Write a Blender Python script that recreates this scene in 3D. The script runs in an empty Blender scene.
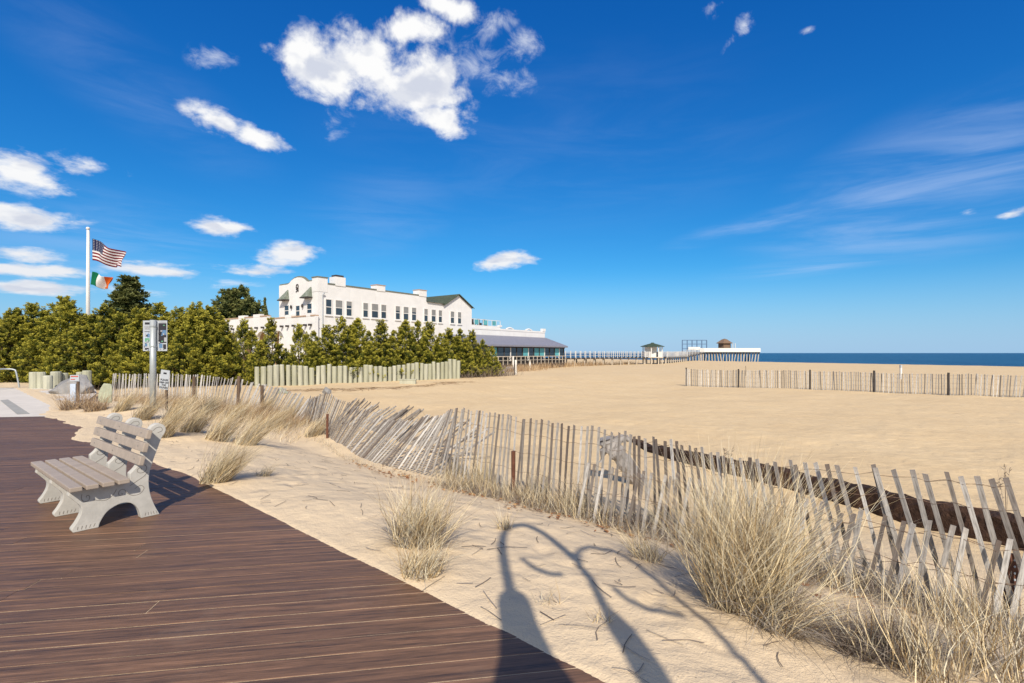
import bpy, bmesh, math, random
import numpy as np
from mathutils import Vector, Matrix, noise as mnoise, geometry as mgeo
R = math.radians
random.seed(7); rng = np.random.default_rng(7)
scene = bpy.context.scene
COL = scene.collection
F = 500.0; HZ = 353.0; CX = 512.0; CH = 1.7          # lens in pixels, horizon row, centre column, eye height
SUN_EL = 40.0; SH = (-0.113, 0.9936)                 # sun height, ground direction the shadows run in

# ------------------------------------------------------------------ mesh building
class MB:
    def __init__(s): s.v = []; s.f = []; s.m = []; s.cur = 0
    def face(s, pts):
        b = len(s.v); s.v += [tuple(p) for p in pts]; s.f.append(tuple(range(b, b+len(pts)))); s.m.append(s.cur)
    def box(s, x0, y0, z0, x1, y1, z1, M=None):
        P = [(x0,y0,z0),(x1,y0,z0),(x1,y1,z0),(x0,y1,z0),(x0,y0,z1),(x1,y0,z1),(x1,y1,z1),(x0,y1,z1)]
        if M is not None: P = [tuple(M @ Vector(p)) for p in P]
        b = len(s.v); s.v += P
        for q in [(0,3,2,1),(4,5,6,7),(0,1,5,4),(1,2,6,5),(2,3,7,6),(3,0,4,7)]:
            s.f.append(tuple(b+i for i in q)); s.m.append(s.cur)
        return s
    def prism(s, poly, M, t0, t1):
        """poly of (a,b) in the local x,z plane, extruded along local y from t0 to t1"""
        n = len(poly); b = len(s.v)
        for t in (t0, t1):
            s.v += [tuple(M @ Vector((a, t, c))) for a, c in poly]
        s.f.append(tuple(b+i for i in range(n))); s.m.append(s.cur)
        s.f.append(tuple(b+n+i for i in reversed(range(n)))); s.m.append(s.cur)
        for i in range(n):
            j = (i+1) % n; s.f.append((b+j, b+i, b+n+i, b+n+j)); s.m.append(s.cur)
        return s
    def tube(s, pts, rad, n=8, cap=True, wob=0.0):
        pts = [Vector(p) for p in pts]; b = len(s.v); up = Vector((0,0,1))
        if not hasattr(rad, '__len__'): rad = [rad]*len(pts)
        for i, p in enumerate(pts):
            t = (pts[min(i+1, len(pts)-1)] - pts[max(i-1, 0)]).normalized()
            a = t.cross(up if abs(t.z) < .95 else Vector((1,0,0))).normalized(); c = t.cross(a).normalized()
            for k in range(n):
                w = 2*math.pi*k/n; r = rad[i]*(1+wob*(random.random()-.5))
                s.v.append(tuple(p + a*math.cos(w)*r + c*math.sin(w)*r))
        for i in range(len(pts)-1):
            for k in range(n):
                k2 = (k+1) % n
                s.f.append((b+i*n+k, b+i*n+k2, b+(i+1)*n+k2, b+(i+1)*n+k)); s.m.append(s.cur)
        if cap:
            s.f.append(tuple(b+k for k in reversed(range(n)))); s.m.append(s.cur)
            e = b+(len(pts)-1)*n; s.f.append(tuple(e+k for k in range(n))); s.m.append(s.cur)
        return s
    def lathe(s, prof, c=(0,0,0), n=16):
        b = len(s.v)
        for r, z in prof:
            for k in range(n):
                w = 2*math.pi*k/n; s.v.append((c[0]+r*math.cos(w), c[1]+r*math.sin(w), c[2]+z))
        for i in range(len(prof)-1):
            for k in range(n):
                k2 = (k+1) % n
                s.f.append((b+i*n+k, b+i*n+k2, b+(i+1)*n+k2, b+(i+1)*n+k)); s.m.append(s.cur)
        s.f.append(tuple(b+k for k in reversed(range(n)))); s.m.append(s.cur)
        e = b+(len(prof)-1)*n; s.f.append(tuple(e+k for k in range(n))); s.m.append(s.cur)
        return s
    def build(s, name, mats, parent=None, smooth=False, bevel=0, loc=None):
        me = bpy.data.meshes.new(name); me.from_pydata(s.v, [], s.f)
        if not isinstance(mats, (list, tuple)): mats = [mats]
        for m in mats: me.materials.append(m)
        if len(mats) > 1: me.polygons.foreach_set('material_index', s.m)
        if bevel:
            bm = bmesh.new(); bm.from_mesh(me); bmesh.ops.remove_doubles(bm, verts=bm.verts, dist=1e-5)
            bmesh.ops.recalc_face_normals(bm, faces=bm.faces)
            ed = [e for e in bm.edges if len(e.link_faces) == 2 and e.calc_face_angle(0) > .6]
            bmesh.ops.bevel(bm, geom=ed, offset=bevel, segments=2, affect='EDGES', profile=.6)
            bm.to_mesh(me); bm.free()
        me.update()
        if smooth: me.shade_smooth()
        return link(me, name, parent, loc)
def link(me, name, parent=None, loc=None):
    o = bpy.data.objects.new(name, me); COL.objects.link(o)
    if parent is not None: o.parent = parent
    if loc is not None: o.location = loc
    return o
def np_mesh(name, V, n_per, mat, parent=None, attrs=None, smooth=False, quads=None):
    """V: (k*n_per,3) array, every n_per points one polygon (or quads given as index array)"""
    me = bpy.data.meshes.new(name); V = np.asarray(V, dtype=np.float32)
    me.vertices.add(len(V)); me.vertices.foreach_set('co', V.ravel())
    if quads is None: idx = np.arange(len(V), dtype=np.int32); k = n_per
    else: idx = np.asarray(quads, dtype=np.int32).ravel(); k = quads.shape[1]
    nf = len(idx)//k
    me.loops.add(len(idx)); me.loops.foreach_set('vertex_index', idx)
    me.polygons.add(nf); me.polygons.foreach_set('loop_start', np.arange(0, len(idx), k, dtype=np.int32))
    me.polygons.foreach_set('use_smooth', np.full(nf, smooth, dtype=bool))
    for an, av in (attrs or {}).items():
        at = me.attributes.new(an, 'FLOAT', 'POINT'); at.data.foreach_set('value', np.asarray(av, dtype=np.float32))
    me.materials.append(mat); me.update(calc_edges=True); me.validate()
    return link(me, name, parent)
def tag(o, label=None, cat=None, group=None, kind=None):
    if label: o['label'] = label
    if cat: o['category'] = cat
    if group: o['group'] = group
    if kind: o['kind'] = kind
    return o
def empty(name, loc=(0,0,0), rz=0.0):
    o = bpy.data.objects.new(name, None); COL.objects.link(o); o.location = loc; o.rotation_euler.z = rz
    o.empty_display_size = .2
    return o

# ------------------------------------------------------------------ materials
class NT:
    def __init__(s, m): s.t = m.node_tree; s.n = s.t.nodes; s.l = s.t.links
    def node(s, typ, **kw):
        n = s.n.new(typ)
        for k, v in kw.items():
            if hasattr(n, k): setattr(n, k, v)
        return n
    def set(s, sock, v):
        if isinstance(v, bpy.types.NodeSocket): s.l.new(v, sock)
        elif isinstance(v, (tuple, list)) and sock.type == 'RGBA' and len(v) == 3: sock.default_value = (*v, 1)
        else: sock.default_value = v
    def math(s, op, a, b=None, c=None, clamp=False):
        n = s.n.new('ShaderNodeMath'); n.operation = op; n.use_clamp = clamp; s.set(n.inputs[0], a)
        if b is not None: s.set(n.inputs[1], b)
        if c is not None: s.set(n.inputs[2], c)
        return n.outputs[0]
    def ramp(s, f, stops, interp='LINEAR'):
        n = s.n.new('ShaderNodeValToRGB'); n.color_ramp.interpolation = interp; s.set(n.inputs[0], f); e = n.color_ramp.elements
        while len(e) < len(stops): e.new(.5)
        for el, (p, c) in zip(e, stops): el.position = p; el.color = (*c, 1) if len(c) == 3 else c
        return n.outputs[0]
    def mix(s, f, a, b, mode='MIX'):
        n = s.n.new('ShaderNodeMix'); n.data_type = 'RGBA'; n.blend_type = mode
        s.set(n.inputs[0], f); s.set(n.inputs[6], a); s.set(n.inputs[7], b); return n.outputs[2]
    def rng(s, v, a, b, c=0.0, d=1.0, smooth=False):
        n = s.n.new('ShaderNodeMapRange'); n.interpolation_type = 'SMOOTHSTEP' if smooth else 'LINEAR'
        for i, q in enumerate((v, a, b, c, d)): s.set(n.inputs[i], q)
        return n.outputs[0]
    def coords(s, kind='Object', scale=(1,1,1), rot=(0,0,0)):
        t = s.n.new('ShaderNodeTexCoord'); m = s.n.new('ShaderNodeMapping'); s.l.new(t.outputs[kind], m.inputs[0])
        m.inputs['Scale'].default_value = scale; m.inputs['Rotation'].default_value = rot; return m.outputs[0]
    def noise(s, vec, scale=5, detail=4, rough=.55, dist=0.0, out=0):
        n = s.n.new('ShaderNodeTexNoise'); s.set(n.inputs['Vector'], vec); n.inputs['Scale'].default_value = scale
        n.inputs['Detail'].default_value = detail; n.inputs['Roughness'].default_value = rough; n.inputs['Distortion'].default_value = dist
        return n.outputs[out]
    def bump(s, h, strength=.3, dist=.02, normal=None):
        n = s.n.new('ShaderNodeBump'); s.set(n.inputs['Height'], h); n.inputs['Strength'].default_value = strength
        n.inputs['Distance'].default_value = dist
        if normal is not None: s.set(n.inputs['Normal'], normal)
        return n.outputs[0]
def newmat(name, rough=.7, spec=.3, col=None, metal=0.0):
    m = bpy.data.materials.new(name); m.use_nodes = True; nt = NT(m); b = nt.n['Principled BSDF']
    b.inputs['Roughness'].default_value = rough; b.inputs['Specular IOR Level'].default_value = spec; b.inputs['Metallic'].default_value = metal
    if col: b.inputs['Base Color'].default_value = (*col, 1)
    nt.b = b; return m, nt
def simple(name, c, rough=.7, var=.25, scale=6.0, bump=.15, bs=None, spec=.3, metal=0.0, kind='Object', stretch=(1,1,1), bd=.01):
    """paint, wood, concrete: a base colour broken up by two scales of noise, with a fine bump"""
    m, nt = newmat(name, rough, spec, metal=metal); v = nt.coords(kind, stretch)
    n = nt.noise(v, scale, 6, .6); n2 = nt.noise(v, scale*.17, 3, .5)
    k = nt.math('ADD', nt.math('MULTIPLY', n, .65), nt.math('MULTIPLY', n2, .35))
    lo = tuple(x*(1-var) for x in c); hi = tuple(min(1, x*(1+var*.8)) for x in c)
    nt.l.new(nt.ramp(k, [(.3, lo), (.7, hi)]), nt.b.inputs['Base Color'])
    if bump: nt.l.new(nt.bump(nt.noise(v, bs or scale*4, 4, .65), bump, bd), nt.b.inputs['Normal'])
    return m
def island_rand(nt):
    g = nt.n.new('ShaderNodeNewGeometry'); o = nt.n.new('ShaderNodeObjectInfo')
    return nt.math('FRACT', nt.math('ADD', g.outputs['Random Per Island'], o.outputs['Random']))

# ------------------------------------------------------------------ terrain
ED = np.array([-.7507, .6606]); EN = np.array([.6606, .7507]); EC = 2.2674     # boardwalk edge: direction, normal to the sand, offset
def sst(x, a, b):
    t = np.clip((x-a)/(b-a), 0, 1); return t*t*(3-2*t)
def vnoise(x, y, seed=0):
    xi = np.floor(x).astype(np.int64); yi = np.floor(y).astype(np.int64); fx = x-xi; fy = y-yi
    fx = fx*fx*(3-2*fx); fy = fy*fy*(3-2*fy)
    def h(a, b):
        n = (a*374761393 + b*668265263 + seed*1442695041) & 0x7fffffff
        n = ((n ^ (n >> 13))*1274126177) & 0x7fffffff
        return ((n ^ (n >> 16)) & 0xffff)/65535.0
    return (h(xi,yi)*(1-fx)+h(xi+1,yi)*fx)*(1-fy)+(h(xi,yi+1)*(1-fx)+h(xi+1,yi+1)*fx)*fy*1.0
def fbm(x, y, seed=0, o=4):
    r = 0; a = .5
    for i in range(o): r = r+a*vnoise(x*2**i+17.3*i, y*2**i-9.1*i, seed+i); a *= .5
    return r/(1-.5**o)
FEET = [(rng.uniform(-3, 4.0), rng.uniform(2.6, 9.0), rng.uniform(0, 6.28)) for _ in range(46)]
def ground(x, y):
    x = np.asarray(x, dtype=float); y = np.asarray(y, dtype=float)
    e = x*EN[0]+y*EN[1]-EC; s = x*ED[0]+y*ED[1]; r = np.hypot(x, y)
    spill = sst(s, 8.0, 10.5)*(1-sst(s, 19, 22))*(fbm(x*.9, y*.9, 5, 3)*1.0-.15)
    e2 = e+np.maximum(spill, 0)+.03*(fbm(x*3, y*3, 9, 2)-.5)
    z = np.interp(e, [0, .3, 1.0, 2.0, 3.2, 4.5, 7], [.004, .015, -.03, -.2, -.5, -.6, -.66])
    z = z + .45*sst(s, 14, 27)*sst(e, 2, 6)*(1-sst(y, 42, 62))
    k = sst(e, .05, .9)
    z = z + k*((fbm(x*.55, y*.55, 1, 3)-.5)*.16*(1-sst(r, 30, 60)*.6) + (fbm(x*3.1, y*3.1, 2, 3)-.5)*.035*(1-sst(r, 14, 30)))
    z = z + sst(e, 1.2, 2.4)*(1-sst(e, 4.4, 6.0))*(.05+.12*fbm(s*.8, e*.4, 12, 2))*(1-sst(s, 3, 7))
    z = z + .25*np.exp(-((s-18)/5)**2)*np.exp(-((e-1.7)/.8)**2)
    for fx, fy, fa in FEET:
        dx = x-fx; dy = y-fy; m = (np.abs(dx) < .4) & (np.abs(dy) < .4)
        if np.any(m):
            u = dx*math.cos(fa)+dy*math.sin(fa); w = -dx*math.sin(fa)+dy*math.cos(fa); q = (u/.14)**2+(w/.065)**2
            z = z + k*(np.exp(-q)*-.022+np.exp(-((np.sqrt(q)-1.6)/.4)**2)*.007)
    z = z + .40*np.exp(-(((x+3.4)*.75+(y-12.6)*-.66)/1.0)**2)*np.exp(-(((x+3.4)*.66+(y-12.6)*.75)/2.6)**2)*0 + .26*np.exp(-((e-5.1)/.75)**2)*sst(s, 7, 9)*(1-sst(s, 13.5, 15.5))
    under = 1-sst(e2, -.03, .03)
    lip = .006+.012*fbm(x*2, y*2, 8, 2)
    z = np.where(e < .3, np.maximum(z, 0)*sst(e, -.1, .3)+lip*(1-sst(e, -.1, .3)), z)
    z = z*(1-under)+(-.0035)*under
    q = .906*x+.423*y-113.4
    z = z - 3.6*sst(q, -4, 26) + .15*sst(q, -30, -4)*(1-sst(q, -4, 5))
    return z
def gz(x, y): return float(ground(np.array([x]), np.array([y]))[0])
def at(px, d, py=None):
    """point at depth d under picture column px; z from row py, else on the ground"""
    x = (px-CX)/F*d
    return Vector((x, d, gz(x, d) if py is None else CH-(py-HZ)/F*d))
def gp(px, py):
    """where the view line through (px,py) meets the ground"""
    d = 1.5
    while d < 300:
        x = (px-CX)/F*d
        if CH-(py-HZ)/F*d <= gz(x, d): break
        d *= 1.01
    return Vector((x, d, gz(x, d)))
SKY_FIT = ((1.95, .60), (1.10, .80), (.75, 1.02)); SKY_STR, SUN_STR, EXPO, CLOUD = .083, 4.0, 0.40, 9.0
# ------------------------------------------------------------------ the materials
def m_sand():
    m, nt = newmat('sand', .95, .1); v = nt.coords('Object')
    big = nt.noise(v, .35, 5, .6); mid = nt.noise(v, 3.0, 6, .6); fine = nt.noise(v, 60, 3, .7); grain = nt.noise(v, 420, 2, .8)
    c = nt.ramp(nt.math('ADD', nt.math('MULTIPLY', big, .5), nt.math('MULTIPLY', mid, .5)), [(.3, (.61,.46,.27)), (.52, (.67,.52,.315)), (.75, (.72,.575,.365))])
    c = nt.mix(nt.rng(grain, .35, .7, 0, .35), c, (.40,.29,.18)); c = nt.mix(nt.rng(grain, .62, .8, 0, .5), c, (.86,.76,.6))
    pale = nt.n.new('ShaderNodeSeparateXYZ'); nt.l.new(v, pale.inputs[0])
    # finer pale dry sand by the boardwalk, warmer coarser sand out on the beach
    dist = nt.math('ADD', nt.math('MULTIPLY', pale.outputs[0], .66), nt.math('MULTIPLY', pale.outputs[1], .75))
    c = nt.mix(nt.rng(dist, 5, 9, .55, 0, True), c, (.70,.585,.435))
    sp = nt.n.new('ShaderNodeTexVoronoi'); nt.set(sp.inputs['Vector'], v); sp.inputs['Scale'].default_value = 9
    c = nt.mix(nt.math('MULTIPLY', nt.math('LESS_THAN', sp.outputs[0], .045), .6), c, (.16,.11,.07))
    nt.l.new(c, nt.b.inputs['Base Color'])
    h = nt.math('ADD', nt.math('MULTIPLY', mid, 1.0), nt.math('MULTIPLY', fine, .12))
    dm = nt.n.new('ShaderNodeTexVoronoi'); dm.feature = 'SMOOTH_F1'; nt.set(dm.inputs['Vector'], v); dm.inputs['Scale'].default_value = 2.3; dm.inputs['Smoothness'].default_value = .35
    h = nt.math('ADD', h, nt.math('MULTIPLY', nt.math('MULTIPLY', nt.rng(dm.outputs[0], 0, .42, 0, 1, True), nt.math('MULTIPLY', nt.rng(big, .42, .6), nt.rng(dist, 4.5, 7.5, 1, .30))), .5))
    b1 = nt.bump(h, .6, .085); b2 = nt.bump(nt.math('ADD', fine, nt.math('MULTIPLY', grain, .5)), .35, .006, b1)
    nt.l.new(b2, nt.b.inputs['Normal']); return m
BA = 9.1
def m_deck():
    m, nt = newmat('brown_decking', .5, .26); v = nt.coords('Object', (1,1,1), (0,0,R(-BA)))
    mp = nt.n.new('ShaderNodeMapping'); nt.l.new(v, mp.inputs[0]); mp.inputs['Scale'].default_value = (.55, 17, 1); r = island_rand(nt)
    off = nt.n.new('ShaderNodeVectorMath'); off.operation = 'ADD'; nt.l.new(mp.outputs[0], off.inputs[0])
    cb = nt.n.new('ShaderNodeCombineXYZ'); nt.l.new(nt.math('MULTIPLY', r, 90), cb.inputs[0]); nt.l.new(cb.outputs[0], off.inputs[1])
    st = nt.noise(off.outputs[0], 1.6, 7, .65, .4); st2 = nt.noise(off.outputs[0], 9, 4, .7)
    mp3 = nt.n.new('ShaderNodeMapping'); nt.l.new(off.outputs[0], mp3.inputs[0]); mp3.inputs['Scale'].default_value = (6, 5, 1); st3 = nt.noise(mp3.outputs[0], 1.3, 6, .7, .3)
    k = nt.math('ADD', nt.math('MULTIPLY', st, .48), nt.math('ADD', nt.math('MULTIPLY', st2, .17), nt.math('MULTIPLY', st3, .35)))
    c = nt.ramp(k, [(.37,(.026,.018,.018)), (.46,(.120,.070,.044)), (.54,(.205,.115,.070)), (.66,(.36,.205,.125))])
    c = nt.mix(nt.rng(r, 0, 1, .0, .35), c, (.06,.04,.036))
    dust = nt.noise(v, 1.1, 6, .7); c = nt.mix(nt.rng(dust, .55, .8, 0, .35), c, (.30,.22,.16))
    nt.l.new(c, nt.b.inputs['Base Color']); nt.l.new(nt.rng(st, .3, .7, .42, .62), nt.b.inputs['Roughness'])
    nt.l.new(nt.bump(st2, .25, .004), nt.b.inputs['Normal']); return m
def m_straw(name, stops):
    m, nt = newmat(name, .75, .15); r = island_rand(nt)
    c = nt.ramp(r, stops); v = nt.coords('Object', (1,1,.3)); c = nt.mix(nt.rng(nt.noise(v, 14, 3, .6), .4, .7, 0, .35), c, (.22,.16,.10))
    nt.l.new(c, nt.b.inputs['Base Color'])
    # thin blades let some sun through
    tr = nt.n.new('ShaderNodeBsdfTranslucent'); nt.l.new(c, tr.inputs[0]); mx = nt.n.new('ShaderNodeMixShader'); mx.inputs[0].default_value = .10
    nt.l.new(nt.b.outputs[0], mx.inputs[1]); nt.l.new(tr.outputs[0], mx.inputs[2]); nt.l.new(mx.outputs[0], nt.n['Material Output'].inputs[0]); return m
def m_leaf(name, dark, mid, tip):
    m, nt = newmat(name, .6, .25); a = nt.n.new('ShaderNodeAttribute'); a.attribute_name = 'tint'; t = nt.n.new('ShaderNodeAttribute'); t.attribute_name = 'tip'
    o = nt.n.new('ShaderNodeObjectInfo')
    c = nt.ramp(nt.math('ADD', a.outputs['Fac'], nt.math('MULTIPLY', nt.math('SUBTRACT', o.outputs['Random'], .5), .35)), [(0, dark), (.55, mid), (1, tuple((p+q)/2 for p, q in zip(mid, tip)))])
    c = nt.mix(nt.math('MULTIPLY', nt.rng(t.outputs['Fac'], .5, .95), .8), c, tip)
    nt.l.new(c, nt.b.inputs['Base Color'])
    tr = nt.n.new('ShaderNodeBsdfTranslucent'); nt.l.new(c, tr.inputs[0]); mx = nt.n.new('ShaderNodeMixShader'); mx.inputs[0].default_value = .2
    nt.l.new(nt.b.outputs[0], mx.inputs[1]); nt.l.new(tr.outputs[0], mx.inputs[2]); nt.l.new(mx.outputs[0], nt.n['Material Output'].inputs[0]); return m
def m_picket(name, stops, rust=.3):
    m, nt = newmat(name, .85, .1); r = island_rand(nt); v = nt.coords('Object', (1,1,.06))
    g = nt.noise(v, 90, 5, .7); c = nt.ramp(r, stops); c = nt.mix(nt.rng(g, .4, .62, 0, .6), c, tuple(x*.4 for x in stops[0][1]))
    w = nt.noise(nt.coords('Object'), 7, 3, .6); c = nt.mix(nt.rng(w, .55, .7, 0, rust), c, (.17,.10,.07))
    nt.l.new(c, nt.b.inputs['Base Color']); nt.l.new(nt.bump(g, .5, .003), nt.b.inputs['Normal']); return m
def m_sea():
    m, nt = newmat('sea_water', .32, .32); v = nt.coords('Object', (1,1,1), (0,0,R(25)))
    mp = nt.n.new('ShaderNodeMapping'); nt.l.new(v, mp.inputs[0]); mp.inputs['Scale'].default_value = (1, .35, 1)
    a = nt.noise(mp.outputs[0], .03, 6, .6); b = nt.noise(mp.outputs[0], .6, 5, .65)
    c = nt.ramp(a, [(.3,(.004,.045,.105)), (.7,(.010,.085,.165))]); c = nt.mix(nt.rng(b, .62, .72, 0, .25), c, (.05,.16,.26))
    nt.l.new(c, nt.b.inputs['Base Color']); nt.l.new(nt.bump(nt.math('ADD', nt.math('MULTIPLY', a, 4), b), 1.0, 1.6), nt.b.inputs['Normal']); return m
def m_stucco():
    m, nt = newmat('white_stucco', .8, .2); v = nt.coords('Object'); n = nt.noise(v, .9, 5, .6); s = nt.noise(nt.coords('Object', (1.5,1.5,.12)), 2.5, 4, .65)
    c = nt.ramp(n, [(.3,(.66,.67,.68)), (.7,(.73,.745,.76))]); c = nt.mix(nt.rng(s, .58, .75, 0, .3), c, (.50,.47,.43))
    nt.l.new(c, nt.b.inputs['Base Color']); nt.l.new(nt.bump(nt.noise(v, 18, 4, .6), .25, .02), nt.b.inputs['Normal']); return m
def m_tiles(name, c0, c1, scale):
    m, nt = newmat(name, .7, .3); v = nt.coords('Object'); w = nt.n.new('ShaderNodeTexWave'); w.bands_direction = 'X'; nt.l.new(v, w.inputs[0]); w.inputs['Scale'].default_value = scale
    w.inputs['Distortion'].default_value = .3; n = nt.noise(v, 3, 5, .7); nt.l.new(nt.mix(nt.rng(n, .3, .7), c0, c1), nt.b.inputs['Base Color'])
    nt.l.new(nt.bump(w.outputs[1], .8, .08), nt.b.inputs['Normal']); return m
M = {}
M['sand'] = m_sand(); M['deck'] = m_deck(); M['sea'] = m_sea(); M['stucco'] = m_stucco()
M['straw'] = m_straw('dry_beach_grass', [(0,(.14,.09,.05)), (.18,(.44,.31,.15)), (.4,(.82,.67,.41)), (.65,(.90,.80,.56)), (.85,(.74,.70,.56)), (1,(.32,.28,.23))])
M['greygrass'] = m_straw('grey_dead_grass', [(0,(.10,.075,.06)), (.4,(.30,.26,.22)), (1,(.58,.54,.48))])
M['brush'] = m_straw('brown_brush', [(0,(.20,.12,.07)), (.4,(.42,.28,.16)), (.75,(.62,.47,.28)), (1,(.40,.33,.27))])
M['twig'] = m_straw('grey_twigs', [(0,(.10,.075,.06)), (.5,(.22,.18,.15)), (1,(.36,.31,.27))])
M['juniper'] = m_leaf('juniper_foliage', (.016,.028,.008), (.10,.13,.02), (.56,.51,.075))
M['cedar'] = m_leaf('hedge_foliage', (.014,.026,.008), (.092,.122,.02), (.53,.48,.07))
M['pine'] = m_leaf('pine_foliage', (.018,.036,.014), (.06,.09,.03), (.21,.22,.07))
M['bark'] = simple('bark', (.13,.09,.065), .9, .4, 12, .6, stretch=(1,1,.2))
M['picket'] = m_picket('weathered_picket', [(0,(.16,.135,.12)), (.35,(.29,.265,.245)), (.7,(.44,.42,.395)), (1,(.68,.665,.64))])
M['picket_pale'] = m_picket('sun_bleached_picket', [(0,(.34,.32,.30)), (.5,(.56,.545,.53)), (1,(.78,.77,.76))], .15)
M['picket_red'] = m_picket('faded_picket', [(0,(.17,.16,.155)), (.45,(.40,.385,.37)), (1,(.78,.77,.75))], .3)
M['wire'] = simple('rusty_wire', (.16,.10,.07), .7, .4, 30, 0)
M['rust'] = simple('rusty_steel', (.13,.055,.035), .8, .45, 25, .4)
M['concrete'] = simple('bench_concrete', (.47,.465,.44), .85, .2, 9, .35, 60, bd=.006)
M['groove'] = simple('engraved_line', (.17,.15,.13), .9, .2, 20, 0)
M['slat'] = simple('beige_plastic_lumber', (.37,.315,.265), .55, .2, 5, .15, 40, stretch=(.3,3,3), bd=.003)
M['bolt'] = simple('steel_bolt', (.35,.34,.33), .4, .2, 20, 0, metal=.8)
M['pavement'] = simple('concrete_pavement', (.62,.585,.53), .85, .12, 2, .2, 30)
M['dpave'] = simple('grey_paving_strip', (.34,.34,.32), .85, .15, 3, .2, 30)
M['log'] = simple('greenish_treated_log', (.43,.435,.36), .85, .30, 3.2, .5, 10, stretch=(1.6,1.6,.35), bd=.02)
nt_ = NT(M['log']); b_ = nt_.n['Principled BSDF']; src = b_.inputs['Base Color'].links[0].from_socket; oi = nt_.n.new('ShaderNodeObjectInfo')
nt_.l.new(nt_.mix(nt_.rng(oi.outputs['Random'], 0, 1, 0, .5), src, (.30,.31,.20)), b_.inputs['Base Color'])
M['hood'] = m_tiles('pale_green_tile', (.16,.22,.17), (.42,.46,.40), 9)
M['rock'] = simple('grey_rock', (.25,.25,.255), .85, .35, 2.4, .7, 8, bd=.05)
M['gslab'] = simple('greenish_stone', (.38,.41,.31), .9, .25, 5, .5, 16, bd=.02)
M['galv'] = simple('galvanised_steel', (.42,.46,.48), .45, .15, 8, .05, metal=.35)
M['white'] = simple('white_paint', (.70,.70,.69), .5, .06, 4, .05)
M['whiteflat'] = simple('sign_white', (.40,.44,.49), .5, .04, 4, 0)
M['ink'] = simple('sign_ink', (.03,.03,.04), .6, .1, 10, 0)
M['inkblue'] = simple('sign_blue', (.10,.20,.36), .6, .2, 10, 0)
M['inkgreen'] = simple('sign_green', (.12,.32,.20), .6, .2, 10, 0)
M['inkred'] = simple('sign_red', (.45,.10,.08), .6, .2, 10, 0)
M['inkgrey'] = simple('sign_grey', (.34,.36,.40), .6, .3, 10, 0)
M['railgrey'] = simple('grey_white_post', (.55,.56,.57), .6, .15, 3, .05)
M['paleblue'] = simple('pale_blue_panel', (.45,.53,.66), .5, .1, 6, .05)
M['tan'] = simple('tan_stucco', (.50,.34,.18), .85, .12, 3, .2)
M['tile_green'] = m_tiles('green_tile', (.07,.10,.06), (.15,.18,.12), 6)
M['coping'] = simple('weathered_coping', (.15,.17,.14), .8, .4, 6, .3)
M['coping_tan'] = simple('terracotta_coping', (.42,.30,.22), .8, .3, 6, .3)
M['awning'] = m_tiles('slate_blue_awning', (.20,.21,.27), (.25,.26,.32), 1.2)
M['glass'] = simple('window_glass', (.035,.05,.065), .08, .5, .35, 0, spec=.7)
M['glass_c'] = simple('cyan_glass', (.10,.36,.40), .12, .3, .4, 0, spec=.6)
M['blind'] = simple('window_blind', (.22,.23,.235), .6, .15, 3, .1)
M['dark'] = simple('dark_timber', (.055,.05,.05), .8, .4, 4, .3)
M['brown'] = simple('brown_shingle', (.19,.13,.09), .85, .35, 6, .5)
M['greenroof'] = simple('dark_green_shingle', (.05,.075,.05), .85, .3, 6, .4)
M['pile'] = simple('weathered_pile', (.52,.47,.40), .9, .35, 2, .4, stretch=(1,1,.3))
M['bluemetal'] = simple('blue_grey_pole', (.10,.17,.30), .5, .2, 3, .05)
M['drift'] = simple('grey_driftwood', (.30,.285,.28), .9, .5, 6, .9, 22, stretch=(1,1,.5), bd=.03)
M['beam'] = simple('dark_brown_timber', (.045,.024,.016), .95, .7, 5, 1.0, 14, bd=.06)
M['tire'] = simple('dark_metal', (.05,.05,.055), .5, .3, 9, .1)
M['leaf'] = m_straw('dead_leaf', [(0,(.16,.07,.035)), (.5,(.36,.16,.06)), (1,(.48,.30,.14))])
# ------------------------------------------------------------------ setting: ground, sea, boardwalk, pavement
def make_ground():
    ang = np.concatenate([np.arange(-180, -64, 4.0), np.arange(-64, 60, .19), np.arange(60, 180, 4.0)])
    a = np.radians(ang); rr = [.25]
    while rr[-1] < 3200: rr.append(rr[-1]*(1.0105 if rr[-1] < 400 else 1.05))
    r = np.array(rr); A, RR = np.meshgrid(a, r); X = np.sin(A)*RR; Y = np.cos(A)*RR
    Z = ground(X.ravel(), Y.ravel()); nA = len(a); nR = len(r)
    V = np.column_stack([X.ravel(), Y.ravel(), Z]); V = np.vstack([V, [[0, 0, -.0035]]])
    i, j = np.meshgrid(np.arange(nR-1), np.arange(nA), indexing='ij'); j2 = (j+1) % nA
    Q = np.stack([i*nA+j, (i+1)*nA+j, (i+1)*nA+j2, i*nA+j2], -1).reshape(-1, 4)[:, ::-1]
    o = np_mesh('ground', V, 4, M['sand'], quads=np.ascontiguousarray(Q), smooth=True)
    cap = MB()
    for k in range(0): pass
    tag(o, 'pale sand of dune and beach', kind='structure'); return o
make_ground()
s = MB(); s.face([(-60000,-60000,-2.6),(60000,-60000,-2.6),(60000,60000,-2.6),(-60000,60000,-2.6)])
tag(s.build('sea', M['sea']), 'deep blue sea along the horizon', kind='structure')
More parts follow.
